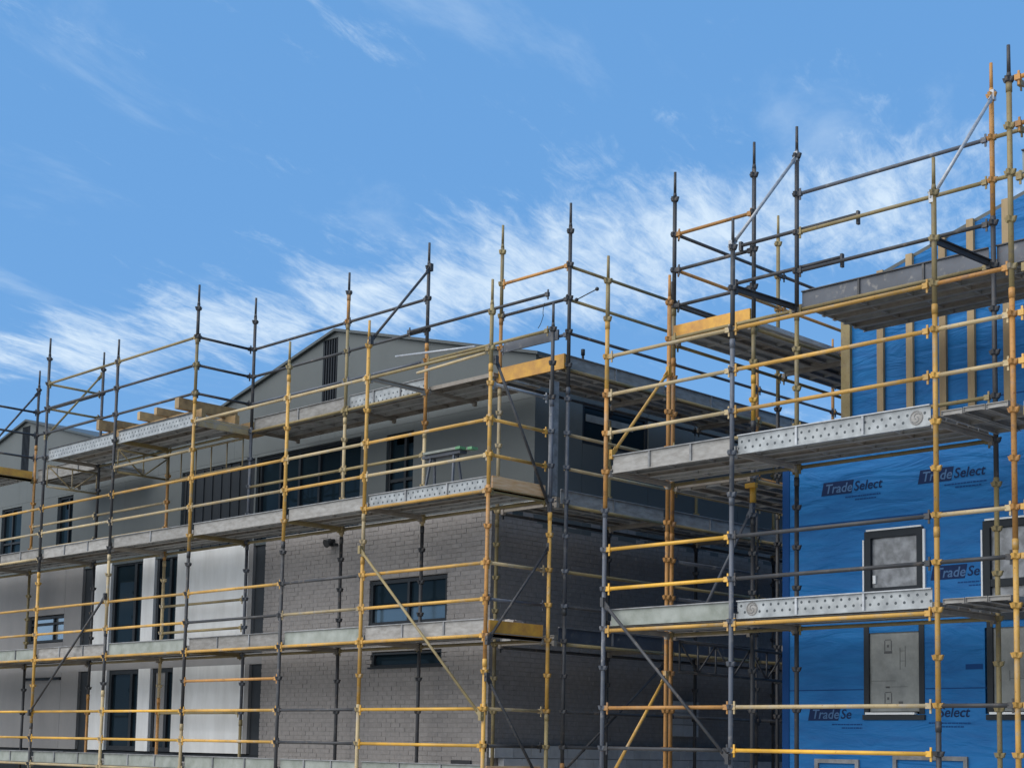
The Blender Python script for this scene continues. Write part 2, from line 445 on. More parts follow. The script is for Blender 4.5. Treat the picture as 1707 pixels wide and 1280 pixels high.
while z < ZT - 0.05:
    x = XR - (0 if row % 2 == 0 else 0.115)
    if row % 2: stuff.box(XR - 0.105, XR, FY, FY + BD, z, z + BH, BRICK)
    while x - 0.06 > bx0:
        xa = max(x - BL, bx0)
        spans = [(xa, x)]
        for (ox0, ox1, oz0, oz1) in openings:
            if z + BH > oz0 and z < oz1:
                ns = []
                for (a, b_) in spans:
                    if b_ <= ox0 or a >= ox1: ns.append((a, b_))
                    else:
                        if a < ox0: ns.append((a, ox0))
                        if b_ > ox1: ns.append((ox1, b_))
                spans = ns
        for (a, b_) in spans:
            if b_ - a < 0.03: continue
            cx, cz = (a + b_) / 2, z + BH / 2
            if b_ - a > BL - 0.002: cand.append(((cx + 14.0) ** 2 * 0.5 + (cz - 2.0) ** 2 * 0.4 + (0 if 1.0 > cz > -0.5 or 3.3 > cz > 1.75 else 40), cx, cz))
            else:
                j = rnd.uniform(-0.003, 0.003); stuff.box(a, b_, FY + j, FY + BD, z, z + BH, BRICK)
        x -= BL + JO
    # side wall courses
    y = FY + (BD + JO if row % 2 == 0 else 0.115 + JO + 0.1)
    while y < BY - 0.3 and y < 34:
        j = rnd.uniform(-0.003, 0.003); stuff.box(XR - 0.08, XR + j, y, y + BL, z, z + BH, BRICK); y += BL + JO
    row += 1; z += BH + JO
cand.sort()
for k, (_, cx, cz) in enumerate(cand):
    j = rnd.uniform(-0.004, 0.004)
    if k < 300: place('brick', whole, terrace, (cx, FY + BD / 2 + j, cz))
    else: stuff.box(cx - BL / 2, cx + BL / 2, FY + j, FY + BD, cz - BH / 2, cz + BH / 2, BRICK)
tag(part(stuff, 'brick_courses'), kind='stuff')

# render panels and dark strips of the lower storeys ------------------------
core = MB()
core.box(-45, bx0 - 0.001, FY + 0.36, FY + 0.6, GZ, ZT, DARKROOM)
part(core, 'inner_lining')
def panel(x0, x1, z0, z1, mat, name='wall_panel', d=0.0):
    m = MB(); m.box(x0 + 0.004, x1 - 0.004, FY + d, FY + 0.3, z0, z1, mat); return part(m, name)
LV = [(-0.20, 1.40), (1.62, 3.60)]
for z0, z1 in LV:
    panel(-45.0, -33.2, z0, z1, WHITE)
    panel(-33.2, -31.10, z0, z1, TAUPE)
    panel(-29.52, -28.80, z0, z1, TAUPE)
    panel(-28.34, -27.66, z0, z1, WHITE)
    panel(-26.46, -26.02, z0, z1, WHITE)
    panel(-25.22, -22.86, z0, z1, WHITE)
    for a, b_ in ((-28.80, -28.34), (-22.72, bx0)):
        panel(a, b_, z0 - 0.02, z1, FRAME, 'dark_strip', 0.06)
    panel(-22.86, -22.72, z0, z1, TAUPE)
# wall above and below the small left window
panel(-31.10, -29.52, 2.64, 3.60, TAUPE); panel(-31.10, -29.52, 1.62, 2.04, TAUPE)
panel(-31.10, -29.52, -0.20, 1.24, TAUPE); panel(-31.10, -29.52, 1.30, 1.40, TAUPE)
m = MB(); m.box(-45, bx0, FY + 0.03, FY + 0.3, 1.40, 1.60, TAUPE); part(m, 'floor_band')
m = MB(); m.box(-45, bx0, FY + 0.08, FY + 0.3, GZ, -0.22, FRAME); part(m, 'dark_base')

def window(x0, x1, z0, z1, y, mull=(), trans=(), pane_mat=None, fw=0.07, depth=0.10, recess=0.05, parent=terrace, frame_mat=None, low_mat=None):
    """frame ring with mullions + one pane per light, frame is the part and panes are sub-parts"""
    pane_mat = pane_mat or GLASS; fm = frame_mat or FRAME
    f = MB(); ya, yb = y + recess, y + recess + depth
    f.box(x0, x0 + fw, ya, yb, z0, z1, fm); f.box(x1 - fw, x1, ya, yb, z0, z1, fm)
    f.box(x0 + fw, x1 - fw, ya, yb, z0, z0 + fw, fm); f.box(x0 + fw, x1 - fw, ya, yb, z1 - fw, z1, fm)
    xs = [x0 + fw] + [v for mm in mull for v in (mm - fw / 2, mm + fw / 2)] + [x1 - fw]
    zs = [z0 + fw] + [v for mm in trans for v in (mm - fw / 2, mm + fw / 2)] + [z1 - fw]
    for mm in mull: f.box(mm - fw / 2, mm + fw / 2, ya + 0.003, yb, z0 + fw, z1 - fw, fm)
    for mm in trans:
        for i in range(0, len(xs), 2): f.box(xs[i], xs[i + 1], ya + 0.006, yb, mm - fw / 2, mm + fw / 2, fm)
    o = f.build('window', parent)
    for i in range(0, len(xs), 2):
        for j in range(0, len(zs), 2):
            p = MB(); pm = pane_mat[(i // 2) % len(pane_mat)] if isinstance(pane_mat, (list, tuple)) else pane_mat
            if low_mat and j == 0: pm = low_mat
            p.box(xs[i], xs[i + 1], ya + 0.05, ya + 0.065, zs[j], zs[j + 1], pm); p.build('pane', o)
    return o
# tall dark windows between the pale panels
for z0, z1 in LV:
    window(-27.64, -26.48, z0, z1, FY, mull=(-26.80,), pane_mat=[GLASS, GLASS], fw=0.09)
    window(-26.00, -25.24, z0, z1, FY, mull=(-25.52,), fw=0.08)
m = MB(); m.box(-25.94, -25.60, FY + 0.07, FY + 0.1, 0.0, 1.35, TAUPE)
tag(part(m, 'site_board'), 'brown board standing inside the dark opening')
window(-31.08, -29.54, 2.06, 2.62, FY, mull=(-30.05,), trans=(2.46,), pane_mat=COATED, fw=0.05)
tag(window(-31.08, -29.54, 1.24, 1.30, FY, fw=0.02, recess=-0.05, depth=0.3), 'thin dark window hood')
# windows in the brick
window(-19.39, -17.51, 1.94, 2.67, FY, mull=(-18.45,), trans=(2.24,), fw=0.055, recess=0.025, low_mat=REFLECTPANE)  # lower panes paler, painting in a reflection; transom added to split them off
m = MB(); m.box(-19.39, -17.51, FY - 0.03, FY + 0.12, 1.918, 1.936, FRAME); part(m, 'window_sill')
w = window(-19.29, -17.61, 1.262, 1.49, FY, fw=0.03, pane_mat=GLASS, recess=0.02)
m = MB(); m.box(-19.34, -17.56, FY - 0.05, FY + 0.1, 1.232, 1.26, FRAME); part(m, 'window_sill')
# small wall fittings
def wall_fitting(x, z, label):
    t = thing('wall_light', label, 'wall light', loc=(x, FY, z))
    a = MB(); a.box(-0.05, 0.05, -0.05, -0.002, -0.06, 0.06, BLACK); a.build('back_plate', t)
    a = MB(); a.tube((0, -0.05, 0.02), (0, -0.16, -0.03), 0.055, BLACK, 0.075, 12); a.build('lamp_head', t)
    a = MB(); a.bar((0.05, -0.03, -0.03), (0.16, -0.06, -0.05), 0.06, 0.05, BLACK); a.build('bracket', t)
wall_fitting(-20.40, 3.40, 'black wall fitting under the second deck on the brick wall')
m = MB(); m.box(-29.56, -29.22, FY - 0.03, FY, -0.40, -0.24, BLACK); part(m, 'vent_grille')
m = MB(); m.box(-17.30, -16.86, FY - 0.025, FY - 0.006, -0.40, -0.2, BLACK); part(m, 'vent_grille')

# concrete block plinth along the side wall, blocks built one by one ---------
blk = MB(); blk.box(0, 0.12, 0, 0.39, 0, 0.19, CONCRETE); blk = blk.mesh('concrete_block')
n = 0
z = GZ
r_ = 0
while z < 0.20:
    y = FY + 0.02 + (0.2 if r_ % 2 else 0)
    while y < 30:
        if n < 300: place('concrete_block', blk, terrace, (XR + 0.02 + rnd.uniform(-0.004, 0.004), y, z)); n += 1
        y += 0.4
    z += 0.2; r_ += 1
for k in range(3):       # short taller pier of blocks
    place('concrete_block', blk, terrace, (XR + 0.02, 20.0, 0.25 + 0.2 * k - 0.0))
    place('concrete_block', blk, terrace, (XR + 0.02, 20.4, 0.25 + 0.2 * k - 0.0))

# upper storey with twin gables ---------------------------------------------
PITCH = 0.255
gables = [(-21.64, 7.48), (-33.37, 7.45)]
half = 5.865
EZ = lambda pz, dx: pz - PITCH * dx
def clad_front(x0, x1, z0, ztop, name='cladding_panel', rib=True):
    """one flat facing sheet; ztop gives the height of its top edge at x"""
    m = MB(); m.prism([(x0 + 0.002, z0), (x1 - 0.002, z0), (x1 - 0.002, ztop(x1)), (x0 + 0.002, ztop(x0))], UY, UY + 0.06, GREY)
    return part(m, name)
flat = lambda zz: (lambda x: zz)
def gtop(x):
    return max(EZ(pz, abs(x - px)) for px, pz in gables)
# window band level (3.5 .. 5.48)
wins = [(-26.60, -24.06, 3.6, 5.44), (-24.0, -20.85, 3.6, 5.44), (-20.14, -19.43, 3.9, 5.36), (-31.73, -31.03, 4.34, 5.46), (-34.45, -33.45, 4.2, 5.44)]
edges = [(-45.0, -34.45), (-33.45, -31.73), (-31.03, -26.60), (-24.06, -24.0), (-20.85, -20.14), (-19.43, XR)]
for a, b_ in edges:
    k = max(1, round((b_ - a) / 2.4)); s_ = (b_ - a) / k
    for i in range(k): clad_front(a + i * s_, a + (i + 1) * s_, ZT - 0.2, flat(5.50))
for (a, b_, z0, z1) in wins:
    if z1 < 5.5: clad_front(a, b_, z1 + 0.004, flat(5.50), rib=False)
    clad_front(a, b_, ZT - 0.2, flat(z0 - 0.004), rib=False)
# gable sheets, stopped at the louvres and at the peak so that each top edge is straight
gx = sorted([-45.0, -33.62, -33.37, -33.24, -27.505, -22.03, -21.64, -21.60, XR])
cuts = [(-45, -39.2), (-39.2, -33.62), (-33.24, -27.505), (-27.505, -22.03), (-21.60, XR)]
for a, b_ in cuts:
    k = max(1, round((b_ - a) / 2.4)); s_ = (b_ - a) / k
    for i in range(k): clad_front(a + i * s_, a + (i + 1) * s_, 5.504, gtop)
for (px, pz), (a, b_) in zip(gables, [(-22.03, -21.60), (-33.62, -33.24)]):
    clad_front(a, b_, 5.504, flat(6.20), rib=False)
    lo = MB(); lo.box(a + 0.01, b_ - 0.01, UY + 0.03, UY + 0.06, 6.2, EZ(pz, 0.42), DARKROOM); o = part(lo, 'gable_louvre')
    for i in range(6):
        xx = a + 0.03 + i * (b_ - a - 0.06) / 5
        s_ = MB(); s_.box(xx - 0.012, xx + 0.012, UY + 0.0, UY + 0.028, 6.21, EZ(pz, 0.42) - 0.01, FRAME); s_.build('slat', o)
    m = MB(); m.prism([(a, EZ(pz, 0.42) + 0.003), (b_, EZ(pz, 0.42) + 0.003), (b_, EZ(pz, abs(b_ - px))), (px, pz), (a, EZ(pz, abs(a - px)))], UY, UY + 0.05, GREY); part(m, 'cladding_panel')
# windows of the upper storey
m = MB(); m.box(-26.58, -24.08, UY + 0.05, UY + 0.09, 3.62, 5.42, FRAME)  # plain dark panel with thin upright strips in this bay
for i in range(8): m.box(-26.5 + i * 0.31, -26.47 + i * 0.31, UY + 0.03, UY + 0.049, 3.62, 5.42, FRAME)
part(m, 'dark_strip')
window(-24.0, -20.85, 3.6, 5.44, UY, mull=(-23.35, -22.75, -22.15, -21.5), fw=0.06, pane_mat=GLASS, recess=0.08)
window(-20.14, -19.43, 3.9, 5.36, UY, mull=(-19.70,), trans=(4.55,), fw=0.055)
window(-31.73, -31.03, 4.34, 5.46, UY, mull=(-31.30,), fw=0.05)
window(-34.45, -33.45, 4.2, 5.44, UY, mull=(-34.0,), trans=(4.6,), fw=0.05)
for (x0, x1) in ((-19.98, -19.74), (-19.66, -19.52), (-31.5, -31.36)):  # white strips paint in reflections along the window tops
    m = MB(); m.box(x0, x1, UY + 0.10, UY + 0.12, 5.18, 5.31, REVEAL_REFLECTION); tag(part(m, 'pane_reflection'), 'white strip painting a reflection at the top of the upper window')
# flat roof edge between lower front and upper wall
m = MB(); m.box(-45, XR, FY + 0.02, UY - 0.02, ZT - 0.1, ZT - 0.001, ROOF); part(m, 'ledge_flashing')
# side wall of the upper storey : sheets along y, one window
def clad_side(y0, y1, z0, z1, rib=True):
    m = MB(); m.box(XR - 0.06, XR, y0 + 0.004, y1 - 0.004, z0, z1, GREY)
    return part(m, 'cladding_panel')
ys = [UY + 0.001, 17.9, 19.55] + [19.55 + 1.25 * i for i in range(1, 12)]
for a, b_ in zip(ys[:-1], ys[1:]):
    if abs(a - 17.9) < 0.01:
        clad_side(a, b_, ZT - 0.2, 4.93, False); clad_side(a, b_, 5.62, 6.15, False)
        f = MB()
        f.box(XR - 0.09, XR - 0.02, a, a + 0.06, 4.94, 5.61, FRAME); f.box(XR - 0.09, XR - 0.02, b_ - 0.06, b_, 4.94, 5.61, FRAME)
        f.box(XR - 0.09, XR - 0.02, a + 0.06, b_ - 0.06, 4.94, 5.0, FRAME); f.box(XR - 0.09, XR - 0.02, a + 0.06, b_ - 0.06, 5.55, 5.61, FRAME)
        o = part(f, 'window')
        p = MB(); p.box(XR - 0.06, XR - 0.05, a + 0.06, b_ - 0.06, 5.0, 5.55, GLASS); p.build('pane', o)
        p = MB(); p.box(XR - 0.049, XR - 0.04, a + 0.12, b_ - 0.35, 5.32, 5.44, PANELGREY); p.build('blind', o)
    else: clad_side(a, b_, ZT - 0.2, 6.15)
# roof slopes
for px, pz in gables:
    for sgn in (-1, 1):
        ex = px + sgn * (5.20 if (sgn > 0 and px > -25) else half - 0.01)
        r = MB(); ez = EZ(pz, abs(ex - px))
        a_, b_ = (px, pz), (ex, ez)
        if sgn < 0: a_, b_ = b_, a_
        r.prism([(a_[0], a_[1] + 0.005), (b_[0], b_[1] + 0.005), (b_[0], b_[1] + 0.055), (a_[0], a_[1] + 0.055)], UY - 0.07, BY, ROOF)
        part(r, 'roof')
m = MB(); m.box(-45, XR - 0.1, UY + 0.5, UY + 0.7, ZT - 0.1, 5.5, DARKROOM); part(m, 'inner_lining')
# roof vent near the right eave
m = MB(); m.tube((-17.1, 18.5, 6.25), (-17.1, 18.5, 6.60), 0.022, FRAME, n=12); m.tube((-17.1, 18.5, 6.60), (-17.1, 18.5, 6.70), 0.035, FRAME, n=12)
part(m, 'roof_vent')

# ------------------------------------------------------------------ wrapped building (right)
wrapb = thing('wrapped_building', 'house frame in printed blue building wrap, timber battens on the upper storey', 'building')
WY, WU = 16.1, 17.5
WX, WX2 = -11.33, -2.5
w1 = (-10.13, -9.33, 1.93, 2.71); w2 = (-8.56, -7.36, 1.55, 2.70)
p1 = (-10.14, -9.34, 0.49, 1.47); p2 = (-8.52, -7.36, 0.49, 1.47)
def wpart(mb, name): return mb.build(name, wrapb)
# lower wall sheets round the openings
def sheet(x0, x1, z0, z1, d=0.0):
    m = MB(); m.box(x0, x1, WY + d, WY + 0.12, z0, z1, WRAP); wpart(m, 'wrap_sheet')
sheet(WX, w1[0], GZ, 3.76); sheet(w1[1], w2[0], GZ, 3.76); sheet(w2[1], WX2, GZ, 3.76)
for a, b_ in ((w1, p1), (w2, p2)):
    sheet(a[0], a[1], a[3], 3.76); sheet(a[0], a[1], b_[3], a[2]); sheet(a[0], a[1], GZ, b_[2])
m = MB(); m.box(WX, WX + 0.12, WY + 0.121, 40, GZ, 3.76, WRAP); wpart(m, 'wrap_sheet')
m = MB(); m.box(WX - 0.012, WX + 0.09, WY - 0.012, WY + 0.09, GZ, 3.76, PRINTMID); tag(wpart(m, 'corner_tape'), 'darker blue tape down the wall corner')
m = MB(); m.box(WX + 0.3, WX2, WY + 0.5, WY + 0.6, GZ, 3.4, DARKROOM); wpart(m, 'inner_lining')
# a lap line of the wrap
for zz, spans in ((2.86, ((WX, WX2),)), (0.78, ((WX, p1[0] - 0.02), (p1[1] + 0.02, p2[0] - 0.02), (p2[1] + 0.02, WX2)))):
    for xa, xb in spans:
        m = MB(); m.box(xa, xb, WY - 0.004, WY - 0.001, zz, zz + 0.012, PRINTMID); wpart(m, 'lap_tape')
# windows
def wwin(r, mull=()):
    o = window(r[0], r[1], r[2], r[3], WY, fw=0.085, pane_mat=FILM, recess=-0.02, parent=wrapb, mull=mull, trans=((1.98,) if r is w2 else ()))
    for (a, b_, c, d) in ((r[0] + 0.03, r[1] - 0.02, r[3] + 0.002, r[3] + 0.022), (r[1] + 0.002, r[1] + 0.03, r[2], r[3] - 0.03), (r[0] - 0.02, r[0] - 0.002, r[2] + 0.05, r[3] - 0.1)):
        m = MB(); m.box(a, b_, WY - 0.03, WY + 0.02, c, d, REVEAL_REFLECTION); m.build('reveal_strip', o)
    return o
o = wwin(w1)
m = MB(); m.box(w1[0] + 0.10, w1[0] + 0.14, WY + 0.005, WY + 0.028, w1[2] + 0.14, w1[2] + 0.24, REVEAL_REFLECTION); m.build('sticker', o)
wwin(w2, (-7.95,))
# fibre cement panels with chalk marks under the windows
for r in (p1, p2):
    m = MB(); m.box(r[0] + 0.06, r[1] - 0.06, WY + 0.02, WY + 0.05, r[2] + 0.03, r[3] + 0.05, PANELGREY); o = wpart(m, 'infill_panel')
    f = MB()
    f.box(r[0] - 0.01, r[0] + 0.06, WY - 0.01, WY + 0.1, r[2], r[3] + 0.08, FRAME); f.box(r[1] - 0.06, r[1] + 0.01, WY - 0.01, WY + 0.1, r[2], r[3] + 0.08, FRAME)
    f.box(r[0] - 0.02, r[1] + 0.02, WY - 0.03, WY + 0.06, r[2] - 0.07, r[2] - 0.01, FRAME); f.build('panel_frame', o)
    m = MB(); m.box(r[0] + 0.03, r[1] - 0.1, WY - 0.05, WY + 0.02, r[2] - 0.008, r[2] + 0.018, REVEAL_REFLECTION); m.build('sill_strip', o)
    mk = MB(); px = (r[0] + r[1]) / 2 - 0.09
    yy = WY + 0.017
    def mb_(x0, x1, z0, z1): mk.box(x0, x1, yy, yy + 0.002, z0, z1, PENCIL)
    for zc in (1.25, 0.62):
        if zc > r[3]: continue
        mb_(px - 0.05, px - 0.04, zc, zc + 0.12); mb_(px + 0.04, px + 0.05, zc, zc + 0.12); mb_(px - 0.04, px + 0.04, zc + 0.125, zc + 0.135)
        mb_(px - 0.055, px + 0.055, zc - 0.035, zc - 0.005); mb_(px - 0.015, px + 0.012, zc + 0.04, zc + 0.07)
    mb_(px - 0.24, px + 0.10, 0.885, 0.889); mb_(px - 0.05, px + 0.26, 0.812, 0.816); mb_(px - 0.03, px + 0.02, 0.80, 0.82)
    mb_(px + 0.16, px + 0.165, 1.02, 1.28); mb_(px + 0.23, px + 0.235, 1.05, 1.3); mb_(px + 0.165, px + 0.23, 1.12, 1.124); mb_(px + 0.165, px + 0.23, 1.24, 1.244)
    mb_(px + 0.14, px + 0.2, 0.60, 0.64); mb_(px - 0.24, px - 0.235, 0.86, 0.98)
    mk.build('pencil_marks', o)
# low opening under the right bay
window(-9.75, -8.78, GZ + 0.3, 0.0, WY, fw=0.05, recess=-0.03, parent=wrapb, pane_mat=WRAP, frame_mat=DULLGALV)
window(-10.85, -10.22, GZ + 0.3, -0.06, WY, fw=0.05, recess=-0.03, parent=wrapb, pane_mat=WRAP, frame_mat=DULLGALV)

# printed lettering ----------------------------------------------------------
def text_mesh(body, size, mat, shear=0.22):
    cu = bpy.data.curves.new('lettering', 'FONT'); cu.body = body; cu.size = size; cu.shear = shear; cu.extrude = 0.0005; cu.offset = size * 0.012
    cu.resolution_u = 3
    ob = bpy.data.objects.new('tmp', cu); col.objects.link(ob)
    dg = bpy.context.evaluated_depsgraph_get(); dg.update()
    me = bpy.data.meshes.new_from_object(ob.evaluated_get(dg)); bpy.data.objects.remove(ob)
    me.materials.clear(); me.materials.append(mat); return me
TSIZE = 0.165
tr_me = text_mesh('Trade', TSIZE, PRINTLIGHT); se_me = text_mesh('Select', TSIZE, PRINT)
small_me = text_mesh('Select', TSIZE, PRINT)
def wrap_print(x, z, trade=True, select=True, sel_x=None, cut=None):
    """parallelogram + Trade + Select + two lines of small illegible print; x,z is the lower left corner"""
    rot = (math.pi / 2, 0, 0)
    lx = 0.44
    b = MB()
    if trade:
        h = 0.165
        b.prism([(x, z), (x + lx, z), (x + lx + 0.035, z + h), (x + 0.035, z + h)], WY - 0.0035, WY - 0.0005, PRINT)
    xs = x + lx + 0.03 if sel_x is None else sel_x
    end = cut if cut else xs + 0.43
    for q, (dx, w_) in enumerate(((-0.12, 0.50), (0.02, 0.30))):      # small print reads only as thin grey lines
        zz = z - 0.055 - 0.042 * q
        xx = xs + dx
        while xx < min(xs + dx + w_, end):
            l_ = rnd.uniform(0.02, 0.05); b.box(xx, min(xx + l_, end), WY - 0.0035, WY - 0.0005, zz, zz + 0.016, PRINTMID); xx += l_ + 0.008
    o = b.build('logo_print', wrapb)
    if trade: place('lettering', tr_me, o, (x + 0.05, WY - 0.0045, z + 0.025), rot)
    if select: place('lettering', se_me if cut is None else sem(cut), o, (xs, WY - 0.0045, z + 0.025), rot)
_c = {}
def sem(cut):
    if 'Se' not in _c: _c['Se'] = text_mesh('Se', TSIZE, PRINT)
    return _c['Se']
wrap_print(-10.76, 3.22)
wrap_print(-9.40, 3.225)
wrap_print(-9.24, 2.06, cut=-8.60)
wrap_print(-10.96, 0.41, cut=-10.18)
wrap_print(-9.6, 0.43, trade=False, sel_x=-9.16)
b = MB(); b.box(-8.80, -8.585, WY - 0.0035, WY - 0.0005, 1.0, 1.06, PRINTMID); b.build('logo_print', wrapb)

# upper storey: wrap with roof-pitch top, battens ------------------------------
def wtop(x): return 6.24 + 0.30 * (x + 11.28)
UX = -11.28
m = MB(); m.prism([(UX, 3.5), (WX2, 3.5), (WX2, wtop(WX2)), (UX, wtop(UX))], WU, WU + 0.1, WRAP); wpart(m, 'wrap_sheet')
m = MB(); m.box(UX, UX + 0.1, WU + 0.101, 40, 3.5, 6.2, WRAP); wpart(m, 'wrap_sheet')
m = MB(); m.prism([(UX - 0.05, wtop(UX) + 0.0), (WX2, wtop(WX2) + 0.0), (WX2, wtop(WX2) + 0.05), (UX - 0.05, wtop(UX) + 0.05)], WU + 0.02, 40, ROOF); wpart(m, 'roof')
m = MB(); m.box(WX, WX2, WY + 0.121, WU - 0.001, 3.70, 3.755, ROOF); wpart(m, 'ledge_flashing')
for x in (-10.74, -10.30, -9.82, -9.42, -8.93, -8.45, -7.98, -7.5, -7.05, -6.6):
    m = MB(); m.box(x - 0.048, x + 0.048, WU - 0.05, WU - 0.001, 3.80, wtop(x) + 0.06, TIMBER); wpart(m, 'timber_batten')
m = MB(); m.box(UX - 0.06, UX + 0.08, WU - 0.06, WU - 0.001, 3.80, wtop(UX) - 0.1, OLIVE); wpart(m, 'corner_stud')
m = MB(); m.box(UX, WX2, WU - 0.004, WU - 0.001, 4.5, 4.515, PRINTMID); wpart(m, 'lap_tape')

# ------------------------------------------------------------------ scaffold kit
def coupling_mesh(mat):
    """the four pressed V loops welded round a standard"""
    key = ('cpl', mat.name)
    if key in CACHE: return CACHE[key]
    m = MB()
    for a in range(4):
        t = a * math.pi / 2; c, s_ = math.cos(t), math.sin(t)
        def P(r, w, z): return (c * r - s_ * w, s_ * r + c * w, z)
        m.hexa([P(0.026, -0.030, -0.030), P(0.052, -0.013, -0.018), P(0.052, 0.013, -0.018), P(0.026, 0.030, -0.030),
                P(0.026, -0.030, 0.024), P(0.066, -0.017, 0.030), P(0.066, 0.017, 0.030), P(0.026, 0.030, 0.024)], mat)
    CACHE[key] = m.mesh('coupling'); return CACHE[key]
CACHE = {}
ZG = lambda k: 0.02 + 0.5 * k          # node heights
R_POST, R_LEDGER = 0.0285, 0.0238

class Scaffold:
    def __init__(s, name, label, group=None):
        s.t = thing(name, label, 'scaffold', group)
        s.count = 0
    def standard(s, x, y, ztop, segs, couplings=True, z0=GZ):
        """segs: [(z_from, material), ...] ascending"""
        m = MB()
        zs = [max(a, z0) for a, _ in segs] + [ztop - 0.36]
        for i, (a, mt) in enumerate(segs):
            za, zb = max(a, z0), (segs[i + 1][0] if i + 1 < len(segs) else ztop - 0.36)
            if zb <= za: continue
            m.tube((0, 0, za), (0, 0, zb), R_POST, mt, n=12)
            if i: m.tube((0, 0, za - 0.11), (0, 0, za - 0.005), R_POST + 0.005, segs[i - 1][1], n=12)
        top = segs[-1][1]
        m.tube((0, 0, ztop - 0.36), (0, 0, ztop - 0.30), R_POST, top, 0.022, n=12)
        m.tube((0, 0, ztop - 0.30), (0, 0, ztop), 0.021, top, 0.019, n=10)
        if z0 <= GZ + 0.01: m.box(-0.08, 0.08, -0.08, 0.08, GZ + 0.002, GZ + 0.012, DARK)
        o = m.build('standard', s.t, (x, y, 0))
        if couplings:
            k = -3
            while ZG(k) < ztop - 0.25:
                z = ZG(k)
                if z > z0 + 0.1:
                    mt = segs[0][1]
                    for a, q in segs:
                        if z >= a: mt = q
                    place('coupling', coupling_mesh(mt), o, (0, 0, z), (0, 0, 0))
                k += 1
        return o
    def tube(s, p, q, mat, name='guard_rail', r=R_LEDGER, gap=0.055):
        """ledger or rail between two standards with C shaped ends and wedges"""
        p, q = Vector(p), Vector(q); d = (q - p); L = d.length; d.normalize()
        mid = (p + q) / 2
        key = ('rail', round(L, 3), mat.name, r)
        if key not in CACHE:
            m = MB(); h = L / 2
            m.tube((-h + gap + 0.03, 0, 0), (h - gap - 0.03, 0, 0), r, mat, n=10)
            for sg in (-1, 1):
                m.box(sg * (h - gap) - 0.045, sg * (h - gap) + 0.02, -0.022, 0.022, -0.030, 0.030, mat)
                m.box(sg * (h - gap + 0.005) - 0.011, sg * (h - gap + 0.005) + 0.011, -0.007, 0.007, -0.080, 0.070, mat)
            CACHE[key] = m.mesh(name)
        ang = math.atan2(d.y, d.x); el = math.asin(max(-1, min(1, d.z)))
        return place(name, CACHE[key], s.t, mid, (0, -el, ang))
    def ulinks(s, xs, y, zs, mat, name='guard_rail'):
        for a, b_ in zip(xs[:-1], xs[1:]):
            for z in zs: s.tube((a, y, z), (b_, y, z), mat(a, z) if callable(mat) else mat, name)
    def brace(s, p, q, mat, name='brace', r=0.021):
        m = MB(); p, q = Vector(p), Vector(q); d = (q - p).normalized()
        m.tube(p + d * 0.10, q - d * 0.10, r, mat, n=10)
        for a, sg in ((p, 1), (q, -1)):
            m.bar(a - d * sg * 0.03, a + d * sg * 0.13, 0.016, 0.062, mat); m.bar(a + Vector((0, 0, -0.06)), a + Vector((0, 0, 0.06)), 0.05, 0.06, mat)
        return m.build(name, s.t)
    def transom(s, p, q, mat):
        m = MB(); m.bar(p, q, 0.035, 0.05, mat); m.bar(Vector(p) + Vector((0, 0, 0.035)), Vector(q) + Vector((0, 0, 0.035)), 0.08, 0.012, mat)
        for a in (p, q): m.bar(Vector(a) + Vector((0, 0, -0.06)), Vector(a) + Vector((0, 0, 0.02)), 0.05, 0.06, mat)
        return m.build('transom', s.t)
    def planks_u(s, x0, x1, y0, y1, z, mats=(PLANK,)):
        """steel boards running along x between two frames; z is the top"""
        n = max(1, round((y1 - y0) / 0.232)); w = (y1 - y0) / n
        for i in range(n): s._plank(x1 - x0 - 0.02, w, ((x0 + x1) / 2, y0 + w * (i + 0.5), z), 0.0, mats[i % len(mats)])
    def planks_v(s, x0, x1, y0, y1, z, mats=(PLANK,)):
        n = max(1, round((x1 - x0) / 0.232)); w = (x1 - x0) / n
        for i in range(n): s._plank(y1 - y0 - 0.02, w, (x0 + w * (i + 0.5), (y0 + y1) / 2, z), math.pi / 2, mats[i % len(mats)])
    def _plank(s, L, w, loc, rot, mat):
        key = ('plank', round(L, 3), round(w, 3), mat.name)
        if key not in CACHE:
            m = MB(); h, q = L / 2, w / 2 - 0.006
            m.box(-h, h, -q, q, -0.008, 0, mat)
            m.box(-h, h, -q, -q + 0.004, -0.060, -0.009, mat); m.box(-h, h, q - 0.004, q, -0.060, -0.009, mat)
            m.box(-h, h, -q + 0.005, -q + 0.028, -0.060, -0.056, mat); m.box(-h, h, q - 0.028, q - 0.005, -0.060, -0.056, mat)
            k = max(2, int(L / 0.6))
            for i in range(k + 1):
                x = -h + 0.03 + (L - 0.06) * i / k; m.box(x - 0.012, x + 0.012, -q + 0.005, q - 0.005, -0.05, -0.0085, mat)
            CACHE[key] = m.mesh('deck_plank')
        place('deck_plank', CACHE[key], s.t, (loc[0], loc[1], loc[2] + rnd.uniform(-0.003, 0.003)), (0, 0, rot))
    def toe(s, p, length, axis, z, mat, h=0.215, ribs=2, name='toe_board', flange=None, rot=None):
        """pressed channel standing on edge: web, lips top and bottom, ribs as sub-parts; p = left end, axis 'u' or 'v'"""
        m = MB(); L = length; fl = flange or mat
        m.box(0.05, L - 0.05, -0.006, 0.0, 0.012, h - 0.014, mat)
        m.box(0.05, L - 0.05, -0.032, 0.0, h - 0.013, h, fl); m.box(0.05, L - 0.05, -0.028, 0.0, 0, 0.011, mat)
        rz = 0.0 if axis == 'u' else math.pi / 2
        o = m.build(name, s.t, (p[0], p[1], z)); o.rotation_euler = (0, 0, rz if rot is None else rot)
